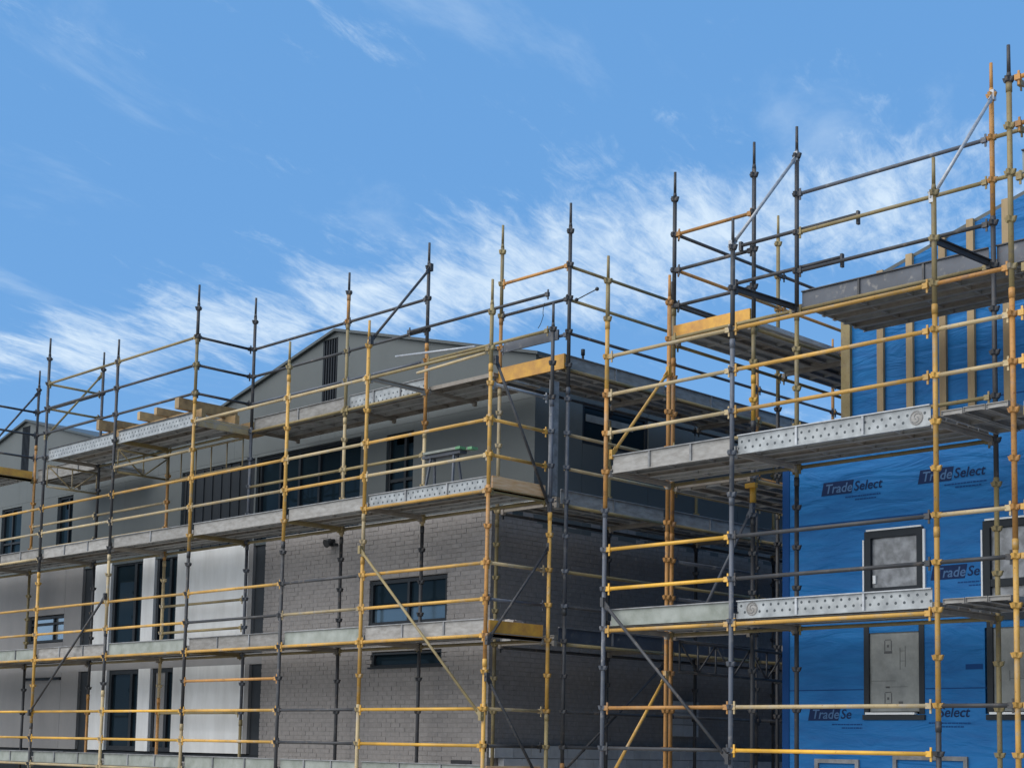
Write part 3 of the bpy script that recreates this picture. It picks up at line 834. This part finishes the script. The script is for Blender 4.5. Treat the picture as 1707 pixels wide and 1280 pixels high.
        for i in range(ribs):
            x = L * (i + 1) / (ribs + 1)
            r = MB(); r.box(x - 0.014, x + 0.014, -0.026, -0.0065, 0.012, h - 0.0135, fl); r.build('rib', o)
        return o
    def board(s, p, q, z0, z1, mat, th=0.035, name='end_board'):
        m = MB(); a, b_ = Vector((p[0], p[1], (z0 + z1) / 2)), Vector((q[0], q[1], (z0 + z1) / 2))
        m.bar(a, b_, th, z1 - z0, mat); return m.build(name, s.t)

YO, YI = 14.35, 15.52
# ---- long front scaffold -----------------------------------------------------
LF = Scaffold('scaffold', 'long yellow scaffold across the front of the grey brick terrace')
XG = [-33.1, -30.4, -27.73, -25.07, -22.42, -19.70, -17.69, -15.0]
B = GZ
for x, top, segs in (
    (-33.1, 7.9, [(B, OLIVE), (4.0, DARK)]),
    (-30.4, 5.4, [(B, DARK)]),
    (-27.73, 7.95, [(B, DARK), (0.3, YELLOW), (3.25, DARK)]),
    (-25.07, 7.45, [(B, PALE), (0.9, DARK), (2.0, PALE), (3.4, DARK)]),
    (-22.42, 7.95, [(B, PALE), (0.3, DARK), (3.25, YELLOW), (5.95, OLIVE), (7.0, DARK)]),
    (-19.70, 6.45, [(B, DARK), (3.2, YELLOW), (5.9, OLIVE)]),
    (-17.69, 6.42, [(B, PALE), (0.6, YELLOW), (2.8, PALE), (3.45, YELLOW)]),
    (-15.0, 6.50, [(B, YELLOW), (1.2, ORANGE), (3.6, YELLOW), (5.3, OLIVE)])):
    LF.standard(x, YO, top, segs)
for x, top, segs in (
    (-33.1, 5.4, [(B, DARK)]),
    (-30.4, 7.95, [(B, DARK), (1.8, OLIVE), (3.6, ORANGE), (6.3, DARK)]),
    (-27.68, 7.89, [(B, ORANGE), (0.9, DARK), (4.0, DARK)]),
    (-25.07, 5.42, [(B, ORANGE), (0.8, PALE), (3.4, ORANGE)]),
    (-22.38, 7.97, [(B, OLIVE), (0.4, BLUISH), (3.5, BLUISH), (5.6, DARK)]),
    (-19.70, 7.87, [(B, DARK), (3.4, PALE), (5.4, OLIVE), (7.0, ORANGE), (7.5, DARK)]),
    (-17.69, 7.93, [(B, DARK), (3.4, PALE), (4.9, ORANGE), (6.3, DARK)]),
    (-14.94, 6.42, [(B, OLIVE), (0.5, YELLOW), (3.35, BLUISH), (5.0, DARK)])):
    LF.standard(x, YI, top, segs)
def lfmat(x, z):
    if z < 0.6: return BRIGHT if x > -18 or x < -23 else (YELLOW if x < -20 else DARK)
    if z < 2.3: return {True: YELLOW}.get(x > -18, PALE if x > -20 else (DARK if x > -23 else YELLOW))
    if z < 2.8: return YELLOW if (x > -18 or x < -20) else DARK
    return PALE if rnd.random() < 0.55 else YELLOW
LF.ulinks(XG, YO, [ZG(0), ZG(1), ZG(4), ZG(5), ZG(8), ZG(9)], lfmat)
# ledgers below the decks
LF.ulinks(XG, YO, [ZG(3)], lambda x, z: YELLOW, 'ledger')
LF.ulinks(XG[-2:], YO, [ZG(7)], YELLOW, 'ledger'); LF.ulinks(XG[:3], YO, [ZG(7)], PALE, 'ledger')
LF.ulinks(XG, YO, [ZG(-1)], PALE, 'ledger')
LF.ulinks(XG[4:], YO, [ZG(11)], lambda x, z: PALE if x < -18 else OLIVE, 'ledger')
LF.tube((-22.42, YO, ZG(2)), (-19.70, YO, ZG(2)), ORANGE)
LF.tube((-25.07, YO, ZG(9) + 0.5), (-22.42, YO, ZG(9) + 0.5), PALE)
# inner line rails
LF.ulinks(XG[3:5], YI, [ZG(5), ZG(4), ZG(1)], OLIVE); LF.ulinks(XG[1:4], YI, [ZG(8), ZG(9)], PALE)
LF.ulinks(XG[4:7], YI, [ZG(9)], OLIVE)
LF.ulinks(XG, YI, [ZG(3), ZG(7)], OLIVE, 'ledger')
LF.ulinks(XG[2:7], YI, [ZG(11)], OLIVE, 'ledger')
# top guard rails: outer where the deck stands forward, inner where it is set back
LF.ulinks(XG[2:5], YO, [ZG(12), ZG(13), ZG(14)], lambda x, z: DARK if z < 6.6 else OLIVE)
LF.ulinks(XG[:2], YO, [ZG(12), ZG(13), ZG(14)], DARK)
LF.ulinks(XG[1:3], YI, [ZG(13), ZG(14)], DARK); LF.ulinks(XG[1:3], YI, [ZG(12)], BLUISH)
LF.ulinks(XG[4:7], YI, [ZG(13), ZG(14)], DARK); LF.ulinks(XG[4:7], YI, [ZG(12)], BLUISH)
LF.ulinks([-17.69, -15.0], YI, [ZG(12)], OLIVE); 
LF.tube((-17.69 - 0.35, YI - 0.06, ZG(13) + 0.02), (-15.0, YI - 0.06, ZG(13) + 0.02), DARK, gap=0.0)
for x in (-27.73, -22.42, -30.4):
    for z in (ZG(12), ZG(13), ZG(14)):
        if x == -27.73 and z == ZG(12): continue
        LF.tube((x, YO, z), (x, YI, z), DARK if x != -27.73 else OLIVE)
# loose white handrail tubes at the top right
m = MB(); m.tube((-18.3, 15.40, 6.17), (-16.45, 15.40, 6.01), 0.018, GALV); tag(m.build('loose_tube', LF.t), 'pale loose tube laid along the top deck')
m = MB(); m.tube((-16.5, 14.30, 5.40), (-15.06, 14.30, 5.45), 0.020, PALE); tag(m.build('loose_tube', LF.t), 'pale loose tube laid along the top deck')
# end frame rails at x=-15 (towards the gap)
for z, mt in ((ZG(9), YELLOW), (ZG(8), YELLOW), (ZG(10), GALV), (ZG(5), PALE), (ZG(4), BLUISH), (ZG(1), PALE), (ZG(0), DARK)):
    LF.tube((-15.0, YO, z), (-15.0, YI, z), mt)
# transoms at every frame and level
for x in XG:
    for lv in (-1, 3, 7, 11):
        if lv == 11 and x in (-15.0, -19.70): continue
        LF.transom((x, YO + 0.05, ZG(lv) - 0.0), (x, YI - 0.05, ZG(lv) - 0.0), RUSTPLANK if rnd.random() < 0.7 else OLIVE)
# decks
for lv in (-1, 3, 7):
    for a, b_ in zip(XG[:-1], XG[1:]): LF.planks_u(a, b_, YO + 0.075, YI - 0.02, ZG(lv) + 0.115, (PLANK, PLANK, RUSTPLANK, PLANK, PLANK))
for a, b_ in ((-33.1, -30.4), (-27.73, -25.07), (-25.07, -22.42)): LF.planks_u(a, b_, YO + 0.075, YI - 0.02, ZG(11) + 0.10, (PLANK, PLANK, RUSTPLANK))
YB = 16.62
for a, b_ in ((-30.4, -27.73), (-22.42, -19.70), (-19.70, -17.69), (-17.69, -16.24)):
    LF.planks_u(a, b_, YI + 0.075, YB, ZG(11) + 0.10, (RUSTPLANK, PLANK, PLANK))
for x in (-30.4, -27.73, -22.42, -19.70, -17.69): LF.transom((x, YI + 0.05, ZG(11) + 0.02), (x, YB - 0.04, ZG(11) + 0.02), RUSTPLANK)
# toe boards
tm = {0: TOEDUST, 1: TOEGREEN, 2: TOEDUST}
for i, (a, b_) in enumerate(zip(XG[:-1], XG[1:])):
    L = b_ - a
    LF.toe((a, YO + 0.06), L, 'u', ZG(-1) + 0.03, TOEGREEN, ribs=2, flange=DULLGALV)
    LF.toe((a, YO + 0.06), L, 'u', ZG(3) + 0.025, (TOEDUST, TOEGREEN)[i % 2], ribs=(2 if i in (2, 4, 6, 1) else 0), flange=DULLGALV)
    LF.toe((a, YO + 0.06), L, 'u', ZG(7) + 0.0, PERF if i == 6 else TOEDUST, ribs=(2 if i in (1, 2, 6) else (1 if i == 3 else 0)), flange=DULLGALV)
for a, b_, mt in ((-33.1, -30.4, TOEDUST), (-27.73, -25.07, PERF), (-25.07, -22.42, PERF)): LF.toe((a, YO + 0.06), b_ - a, 'u', ZG(11) - 0.05, mt, h=0.235, ribs=0, flange=DARK)
for a, b_, mt in ((-30.4, -27.73, TOEDUST), (-22.42, -19.70, TOEDUST), (-19.70, -17.69, PERF)): LF.toe((a, YI + 0.06), b_ - a, 'u', ZG(11) - 0.02, mt, h=0.27, ribs=2 if a != -22.42 else 1, flange=DULLGALV)
LF.board((-15.0, YO + 0.07), (-15.0, YI - 0.06), 3.52, 3.735, ENDWOOD)
LF.board((-15.0, YO + 0.07), (-15.0, YI - 0.06), 1.50, 1.735, ENDYELLOW)
LF.board((-15.0, YO + 0.07), (-15.0, YI - 0.06), -0.48, -0.25, ENDWOOD)
m = MB(); m.box(-15.03, -15.01, YI + 0.04, YI + 0.22, 3.62, 5.30, DULLGALV); tag(m.build('upright_strip', LF.t), 'upright grey strip beside the corner standard')
LF.board((-30.4, YO + 0.07), (-30.4, YI - 0.06), 5.50, 5.72, ENDYELLOW)
LF.board((-22.40, YO + 0.07), (-22.40, YI - 0.06), 5.45, 5.60, PALE)
# braces
LF.brace((-27.73, YO - 0.05, 0.50), (-25.07, YO - 0.05, 2.62), DARK)
LF.brace((-17.69, YO - 0.05, 2.90), (-15.0, YO - 0.05, 0.42), OLIVE)
LF.brace((-27.73, YO, 5.95), (-27.73, YI, 7.42), OLIVE); LF.brace((-30.4, YO, 5.95), (-30.4, YI, 7.48), DARK)
LF.brace((-17.64, YO, 6.10), (-17.64, YI, 7.52), DARK)
LF.brace((-14.95, YO + 0.05, 5.35), (-14.95, YI, 3.42), DARK); LF.brace((-14.95, YO, 1.45), (-14.95, YI, 2.85), DARK); LF.brace((-14.95, YO, 0.95), (-14.95, YI + 0.1, -0.75), DARK)
# lattice beams under the forward deck
def lattice(sf, p, q, h, mat, n=4, zig=True):
    m = MB(); p, q = Vector(p), Vector(q); up = Vector((0, 0, h))
    m.tube(p, q, 0.021, mat, n=8); m.tube(p - up, q - up, 0.021, mat, n=8)
    for i in range(n + 1):
        a = p.lerp(q, i / n); m.tube(a, a - up, 0.014, mat, n=6)
        if zig and i < n:
            b_ = p.lerp(q, (i + 1) / n)
            if i % 2 == 0: m.tube(a, b_ - up, 0.014, mat, n=6)
            else: m.tube(a - up, b_, 0.014, mat, n=6)
    return m.build('lattice_beam', sf.t)
lattice(LF, (-27.70, YO + 0.06, 5.38), (-27.70, YI - 0.03, 5.38), 0.42, PALE, 2)
lattice(LF, (-25.02, YO + 0.06, 5.36), (-25.02, YI - 0.03, 5.36), 0.42, OLIVE, 2)
lattice(LF, (-25.0, YI - 0.08, 5.40), (-22.5, YI - 0.08, 5.40), 0.50, PALE, 5, False)

# ---- scaffold down the side wall of the terrace --------------------------------
LS = Scaffold('scaffold', 'scaffold running back along the shaded side wall of the terrace')
SY = [15.77, 18.2, 20.45, 22.7, 25.2, 27.7]
for i, y in enumerate(SY):
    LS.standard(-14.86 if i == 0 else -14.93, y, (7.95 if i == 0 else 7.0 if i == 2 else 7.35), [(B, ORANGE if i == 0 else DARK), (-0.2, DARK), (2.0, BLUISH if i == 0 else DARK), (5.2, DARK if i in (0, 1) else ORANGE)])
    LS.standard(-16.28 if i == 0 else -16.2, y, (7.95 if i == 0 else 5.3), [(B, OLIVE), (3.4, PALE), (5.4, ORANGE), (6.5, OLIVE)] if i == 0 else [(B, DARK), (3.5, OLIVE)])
for a, b_ in zip(SY[:-1], SY[1:]):
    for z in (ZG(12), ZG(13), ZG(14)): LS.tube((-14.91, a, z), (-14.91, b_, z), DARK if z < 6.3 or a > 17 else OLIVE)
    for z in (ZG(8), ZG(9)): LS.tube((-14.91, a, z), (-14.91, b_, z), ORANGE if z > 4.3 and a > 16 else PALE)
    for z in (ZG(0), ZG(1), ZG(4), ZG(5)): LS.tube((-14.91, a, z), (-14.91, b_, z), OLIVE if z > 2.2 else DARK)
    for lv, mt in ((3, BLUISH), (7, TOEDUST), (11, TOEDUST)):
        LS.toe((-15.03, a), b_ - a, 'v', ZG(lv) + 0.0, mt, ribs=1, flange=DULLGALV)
        LS.planks_v(-16.17, -15.06, a, b_, ZG(lv) + 0.10, (PLANK, RUSTPLANK, PLANK))
        LS.tube((-14.91, a, ZG(lv) - 0.04), (-14.91, b_, ZG(lv) - 0.04), OLIVE, 'ledger'); LS.tube((-16.2, a, ZG(lv) - 0.04), (-16.2, b_, ZG(lv) - 0.04), DARK, 'ledger')
for y in SY:
    for lv in (3, 7, 11): LS.transom((-16.15, y, ZG(lv) - 0.0), (-15.05, y, ZG(lv) - 0.0), RUSTPLANK)
for z, mt in ((ZG(14), ORANGE), (ZG(13), DARK), (ZG(12) - 0.03, BLUISH)): LS.tube((-16.28, 15.77, z), (-14.86, 15.77, z), mt)
m = MB(); m.bar((-16.15, 15.72, 6.0), (-15.02, 15.72, 6.0), 0.03, 0.15, BLUISH); m.build('mid_board', LS.t)
LS.board((-16.26, 15.735), (-14.90, 15.735), 5.48, 5.70, ENDYELLOW)
LS.brace((-14.95, 15.85, -0.35), (-14.95, 18.1, 1.3), DARK)

# ---- front scaffold of the wrapped house --------------------------------------
YI2 = 15.62
RF = Scaffold('scaffold', 'yellow scaffold standing in front of the blue wrapped wall')
XR_ = [-12.81, -10.84, -8.20, -7.28]
for x, top, segs in ((-12.84, 6.36, [(B, BLUISH), (3.05, ORANGE), (4.6, YELLOW), (5.5, OLIVE)]), (-10.84, 6.38, [(B, BLUISH), (3.0, BLUISH), (4.9, DARK)]),
                     (-8.16, 6.42, [(B, DARK), (0.36, YELLOW), (2.4, YELLOW), (4.8, OLIVE)]), (-7.28, 7.40, [(B, YELLOW), (2.2, ORANGE), (4.8, OLIVE), (7.0, DARK)])):
    RF.standard(x, YO, top, segs)
for x, top, segs in ((-12.86, 6.41, [(B, ORANGE), (2.9, ORANGE)]), (-10.80, 7.91, [(B, DARK), (3.4, OLIVE), (5.5, DARK)]), (-8.14, 7.91, [(B, OLIVE), (3.1, DARK), (6.1, ORANGE)])):
    RF.standard(x, YI2, top, segs)
def rfmat(x, z):
    if abs(z - ZG(0)) < 0.1: return DARK if x < -12 else BRIGHT
    if abs(z - ZG(1)) < 0.1: return ORANGE if x < -12 else PALE
    if 2.0 < z < 2.8: return BRIGHT if x < -12 else (DARK if x < -10 else PALE)
    return PALE if (x < -12 or x > -9) else YELLOW
RF.ulinks(XR_[:3], YO, [ZG(k) for k in (0, 1, 4, 5, 8, 9, 10)], rfmat)
RF.ulinks(XR_[2:], YO, [ZG(k) for k in (1, 4, 5, 8, 9, 10)], lambda x, z: DARK if z < 2.2 else (PALE if z < 4.8 else ORANGE))
RF.ulinks(XR_[:3], YO, [ZG(3) - 0.03], YELLOW, 'ledger'); RF.ulinks(XR_[:3], YO, [ZG(-1)], PALE, 'ledger')
XI = [-12.81, -10.80, -8.17]
RF.ulinks(XI[1:], YI2, [ZG(12), ZG(13), ZG(14)], lambda x, z: DARK if z < 6.2 else (OLIVE if z < 6.8 else BLUISH))
RF.ulinks(XI, YI2, [ZG(3), ZG(7), ZG(11)], OLIVE, 'ledger'); RF.ulinks(XI, YI2, [ZG(8)], OLIVE)
for z in (ZG(13), ZG(14)): RF.tube((-8.17, YI2, z), (-7.28, YI2 - 0.0, z), OLIVE)
for x, xi in zip(XR_[:3], XI):
    for lv in (-1, 3, 7): RF.transom((x, YO + 0.05, ZG(lv)), (xi, YI2 - 0.05, ZG(lv)), RUSTPLANK)
    if x > -12: RF.transom((x, YO + 0.05, ZG(11)), (xi, YI2 - 0.05, ZG(11) + 0.02), DARK)
for lv in (-1, 3, 7):
    for a, b_ in zip(XR_[:2], XR_[1:3]): RF.planks_u(a, b_, YO + 0.075, YI2 - 0.02, ZG(lv) + 0.10, (PLANK, PLANK, RUSTPLANK, PLANK))
    if lv > 0: RF.planks_v(-8.12, -7.35, YO + 0.02, YI2, ZG(lv) + 0.12, (TOEDUST,))
RF.planks_u(-10.80, -8.17, YI2 + 0.075, 17.15, ZG(11) + 0.10, (RUSTPLANK, PLANK)); RF.planks_u(-8.17, -5.5, YI2 + 0.075, 17.15, ZG(11) + 0.10, (RUSTPLANK, PLANK))
RF.toe((-10.80, YI2 + 0.05), 2.63, 'u', ZG(11) - 0.01, BLUISH, h=0.255, ribs=2, flange=DARK); RF.toe((-8.17, YI2 + 0.05), 2.6, 'u', ZG(11) - 0.01, BLUISH, h=0.255, ribs=1, flange=DARK)
RF.toe((-12.81, YO + 0.06), 1.97, 'u', ZG(7) - 0.02, TOEDUST, h=0.235, ribs=2, flange=DULLGALV)
t2 = RF.toe((-10.84, YO + 0.06), 2.64, 'u', ZG(7) - 0.02, PERF, h=0.235, ribs=2, flange=GALV)
RF.toe((-12.81, YO + 0.06), 1.97, 'u', ZG(3) + 0.03, TOEGREEN, ribs=0, flange=DULLGALV)
t1 = RF.toe((-10.84, YO + 0.06), 2.64, 'u', ZG(3) + 0.03, PERF, ribs=2, flange=GALV)
def emblem(par, x):
    """round swirl mark stencilled on the perforated toe board"""
    m = MB(); R = 0.072
    def arc(cx, cz, r, a0, a1, k=14):
        pts = [(cx + r * math.cos(a0 + (a1 - a0) * i / k), -0.009, cz + r * math.sin(a0 + (a1 - a0) * i / k)) for i in range(k + 1)]
        m.path(pts, 0.0045, DULLGALV, 5)
    arc(x, 0.11, R, 0, 2 * math.pi, 22)
    for a0 in (0.5, 0.5 + math.pi):                 # two curled arms
        pts = []
        for i in range(15):
            t = i / 14; rr = R * (0.86 - 0.72 * t); an = a0 + 3.6 * t
            pts.append((x + rr * math.cos(an), -0.009, 0.11 + rr * math.sin(an)))
        m.path(pts, 0.0045, DULLGALV, 5)
    d = MB(); d.tube((x, -0.0062, 0.11), (x, -0.0075, 0.11), R + 0.012, TOEDUST, n=20); d.build('emblem_patch', par)
    m.build('emblem', par)
emblem(t2, 2.42); emblem(t1, 0.26)
RF.brace((-12.81, YO - 0.05, 1.85), (-10.84, YO - 0.05, -0.08), DARK)
RF.brace((-10.86, YO, 6.05), (-10.80, YI2, 7.52), GALV); RF.brace((-8.18, YO, 5.98), (-8.12, YI2, 7.52), GALV)
RF.brace((-12.78, YO + 0.05, 3.75), (-12.78, YI, 5.05), YELLOW); RF.brace((-12.78, YO + 0.1, -0.35), (-12.78, YI, 0.98), YELLOW)
# tube lengths clamped on, hooked ends
def hooked(sf, x0, x1, y, z):
    m = MB(); m.tube((x0, y, z), (x1, y, z), 0.024, DARK); m.bar((x1, y, z + 0.04), (x1, y, z - 0.13), 0.03, 0.05, DARK); m.bar((x0, y, z + 0.05), (x0, y, z - 0.07), 0.04, 0.05, DARK)
    m.build('hooked_tube', sf.t)
hooked(RF, -11.72, -9.95, YI2 + 0.07, 6.58); hooked(RF, -11.80, -10.18, YI2 + 0.07, 6.09)

# ---- side scaffold of the wrapped house ----------------------------------------
RS = Scaffold('scaffold', 'narrow scaffold at the left side of the blue building above the gap')
RY = [15.78, 18.25, 20.8]
for i, y in enumerate(RY):
    RS.standard((-12.91, -12.95, -12.95)[i], y, (7.91, 7.96, 7.4)[i], [(B, ORANGE), (2.9, ORANGE), (5.3, OLIVE), (6.0, DARK)] if i == 0 else [(B, DARK), (3.5, DARK), (5.2, OLIVE)])
RS.standard(-11.58, 15.78, 7.97, [(B, DARK), (3.0, BLUISH), (4.1, DARK), (4.25, BRIGHT), (4.85, OLIVE), (5.5, DARK)])
RS.standard(-11.58, 17.9, 6.1, [(B, DARK), (3.6, YELLOW)], couplings=True); RS.standard(-11.50, 18.12, 6.0, [(B, DARK), (3.6, ORANGE)], couplings=False)
RS.standard(-11.58, 20.8, 6.1, [(B, DARK), (3.6, OLIVE)])
for a, b_ in zip(RY[:-1], RY[1:]):
    for z in (ZG(12), ZG(13), ZG(14)): RS.tube((-12.88, a, z), (-12.88, b_, z), DARK if abs(z - 6.52) > 0.1 else ORANGE)
    for z in (ZG(4), ZG(5)): RS.tube((-12.88, a, z), (-12.88, b_, z), BLUISH)
    RS.planks_v(-12.85, -11.62, a, b_, ZG(11) + 0.10, (PLANK, PLANK, RUSTPLANK)); RS.planks_v(-12.85, -11.62, a, b_, ZG(7) + 0.0, (PLANK, RUSTPLANK))
    for lv in (7, 11):
        RS.tube((-12.88, a, ZG(lv) - 0.05), (-12.88, b_, ZG(lv) - 0.05), OLIVE, 'ledger'); RS.tube((-11.58, a, ZG(lv) - 0.05), (-11.58, b_, ZG(lv) - 0.05), OLIVE, 'ledger')
for z, mt in ((ZG(14), ORANGE), (ZG(13), DARK), (ZG(12), DARK)): RS.tube((-12.88, 15.78, z), (-11.58, 15.78, z), mt)
for y in RY:
    for lv in (3, 7, 11): RS.transom((-12.83, y, ZG(lv) - 0.0), (-11.63, y, ZG(lv) - 0.0), RUSTPLANK)
RS.board((-12.87, 15.74), (-11.60, 15.74), 5.50, 5.73, ENDYELLOW)
RS.brace((-12.45, 15.72, 1.62), (-11.55, 15.72, 3.10), BLUISH)
lattice(RS, (-12.82, 15.85, 1.45), (-12.82, 18.2, 1.42), 0.40, DARK, 6)
# bright socket collars on the inner post
for z0, z1 in ((3.18, 3.42),):
    m = MB(); m.tube((-11.58, 15.78, z0), (-11.58, 15.78, z1), 0.043, BRIGHT, n=12); m.bar((-11.66, 15.74, z1 - 0.02), (-11.50, 15.74, z1 - 0.02), 0.06, 0.06, BRIGHT); m.build('socket_collar', RS.t)

# ---- taller scaffold cut by the right edge of the picture ------------------------
FR = Scaffold('scaffold', 'tall rusty scaffold bay cut off by the right edge')
FX = [-7.22, -4.6]
FR.standard(-4.6, YO, 7.5, [(B, ORANGE)]); FR.standard(-4.6, YI2, 7.5, [(B, ORANGE)]); FR.standard(-7.10, YI2, 6.0, [(B, OLIVE)], z0=GZ)
for z in (ZG(13), ZG(14)): FR.tube((-7.22, YO, z), (-4.6, YO, z), ORANGE); FR.tube((-7.2, YO + 0.05, z - 0.03), (-7.1, YI2, z - 0.03), OLIVE)
for z in (ZG(1), ZG(4), ZG(5), ZG(8), ZG(9)): FR.tube((-7.22, YO, z), (-4.6, YO, z), YELLOW)
FR.toe((-7.22, YO + 0.06), 2.6, 'u', ZG(12) - 0.02, TOEGREEN, h=0.25, ribs=2, flange=DARK)
FR.tube((-7.22, YO, ZG(12) - 0.07), (-4.6, YO, ZG(12) - 0.07), OLIVE, 'ledger')
for z in (ZG(10) + 0.05, ZG(3) + 0.1, ZG(7) + 0.1): FR.planks_u(-7.22, -4.6, YO + 0.075, YI2 - 0.02, z, (PLANK, RUSTPLANK))
for x in (-7.16, -4.66):
    for lv in (3, 7, 10): FR.transom((x, YO + 0.05, ZG(lv)), (x, YI2 - 0.05, ZG(lv)), OLIVE)

# ------------------------------------------------------------------ loose things
# timber joists across the forward top deck, on two bearers
GT = 'timber joists laid across the forward top deck'
jz = 5.885
names = ['leftmost timber joist across the forward top deck', 'second timber joist from the left on the top deck', 'short middle timber joist on the top deck',
         'fourth timber joist from the left on the top deck', 'thickest timber joist, rightmost above the forward deck']
for (x, w, h, y0, y1), lb in zip(((-25.62, 0.10, 0.19, 14.30, 15.4), (-25.10, 0.08, 0.12, 14.36, 15.5), (-24.22, 0.09, 0.15, 14.33, 15.6), (-23.60, 0.09, 0.13, 14.30, 15.6), (-22.86, 0.13, 0.19, 14.27, 15.5)), names):
    m = MB(); m.box(-w / 2, w / 2, y0, y1, 0, h, JOIST)
    m.box(-w / 2 - 0.001, w / 2 + 0.001, y0 - 0.004, y0 - 0.001, 0.01, h - 0.01, TIMBER)
    tag(m.build('timber_joist', None, (x, 0, 5.80)), lb, 'timber', GT)
for y, lb in ((14.55, 'front timber bearer carrying the joists on the top deck'), (15.25, 'rear timber bearer carrying the joists on the top deck')):
    m = MB(); m.box(-25.9, -22.5, y, y + 0.09, 5.622, 5.798, JOIST); tag(m.build('timber_bearer'), lb, 'timber')
m = MB()
for i in range(6): m.box(-23.7 + 0.05 * i, -22.5 + 0.01 * i, 15.62 + 0.1 * i, 15.70 + 0.1 * i, 5.63, 5.74, JOIST)
tag(m.build('timber_offcuts'), 'row of timber lengths lying behind the top deck corner post', 'timber')
# green trimmed boards resting on a trestle on the second deck
def trestle():
    t = thing('trestle', 'dark folding trestle under green edged boards on the second deck', 'trestle', loc=(-16.7, 15.05, 3.64))
    for dx in (-0.32, 0.32):
        for dy in (-0.12, 0.12):
            m = MB(); m.bar((dx, dy, 0), (dx * 0.8, dy * 0.3, 0.66), 0.03, 0.03, BLUISH); m.build('leg', t)
    m = MB(); m.box(-0.42, 0.42, -0.07, 0.07, 0.66, 0.71, BLUISH); m.build('top_rail', t)
trestle()
for i, (dx, mt) in enumerate(((0.0, GREEN), (0.12, TOEGREEN))):
    m = MB(); m.box(-0.36, 0.36, -0.06, 0.06, 0, 0.035, TOEGREEN); m.box(0.361, 0.46, -0.062, 0.062, -0.002, 0.037, GREEN)
    tag(m.build('board_offcut', None, (-16.7 + dx, 15.0 + 0.13 * i, 4.353)), ('front' if i == 0 else 'rear') + ' board with green end on the trestle of the second deck', 'board')
m = MB()
for i in range(26):
    a = i / 25 * 0.55
    m.hexa([(a - 0.30, -0.16, 0), (a - 0.27, -0.16, 0), (a - 0.27, 0.16, 0), (a - 0.30, 0.16, 0),
            (a - 0.30, -0.12, 0.09 + 0.03 * math.sin(i * 1.3)), (a - 0.272, -0.12, 0.09 + 0.03 * math.sin(i * 1.3 + .5)), (a - 0.272, 0.1, 0.10 + 0.02 * math.sin(i)), (a - 0.30, 0.1, 0.1 + 0.02 * math.sin(i))], GREEN)
tag(m.build('green_sheet', None, (-12.78, 14.95, 3.70)), 'crumpled bright green plastic sheet on the second deck at right', 'plastic sheet')
# rubble on the first deck near the corner
m = MB()
for i in range(40):
    s_ = rnd.uniform(0.03, 0.075); cx, cy = rnd.uniform(-0.3, 0.3), rnd.uniform(-0.2, 0.2); cz = rnd.uniform(0, 0.12) * (1 - abs(cx) * 2)
    m.hexa([(cx + a * s_ * rnd.uniform(.6, 1), cy + b_ * s_ * rnd.uniform(.6, 1), max(0, cz) + c * s_) for a, b_, c in ((-1, -1, 0), (1, -1, 0), (1, 1, 0), (-1, 1, 0), (-1, -1, 1.3), (1, -1, 1.3), (1, 1, 1.3), (-1, 1, 1.3))], RUBBLE)
tag(m.build('rubble_heap', None, (-15.45, 15.2, 1.64)), 'small heap of pale broken brick on the first deck corner', 'rubble')
# thin rod with a ball end sticking out from the corner standard
rod = thing('antenna_rod', 'thin rod with ball ends sticking out beside the top corner standard', 'rod', loc=(-14.72, 15.77, 6.47))
m = MB(); m.tube((0, 0, 0), (0.40, 0, 0.08), 0.008, BLACK, n=6); m.build('rod', rod)
for p in ((0, 0, 0), (0.40, 0, 0.08)):
    bm = bmesh.new(); bmesh.ops.create_icosphere(bm, subdivisions=2, radius=0.03); me = bpy.data.meshes.new('ball_end'); bm.to_mesh(me); bm.free(); me.materials.append(BLACK)
    for q in me.polygons: q.use_smooth = True
    place('ball_end', me, rod, p)
# thin wire hanging from the guard rail near that corner
m = MB(); pts = []
for i in range(22):
    t = i / 21; pts.append((-15.25 - 0.05 * math.sin(t * 9) * t - 0.1 * t, 15.66, 6.5 - 0.38 * t + 0.03 * math.sin(t * 14)))
m.path(pts, 0.005, BLACK, 5); tag(m.build('hanging_wire'), 'thin black wire dangling from the guard rail above the yellow end board', 'wire')
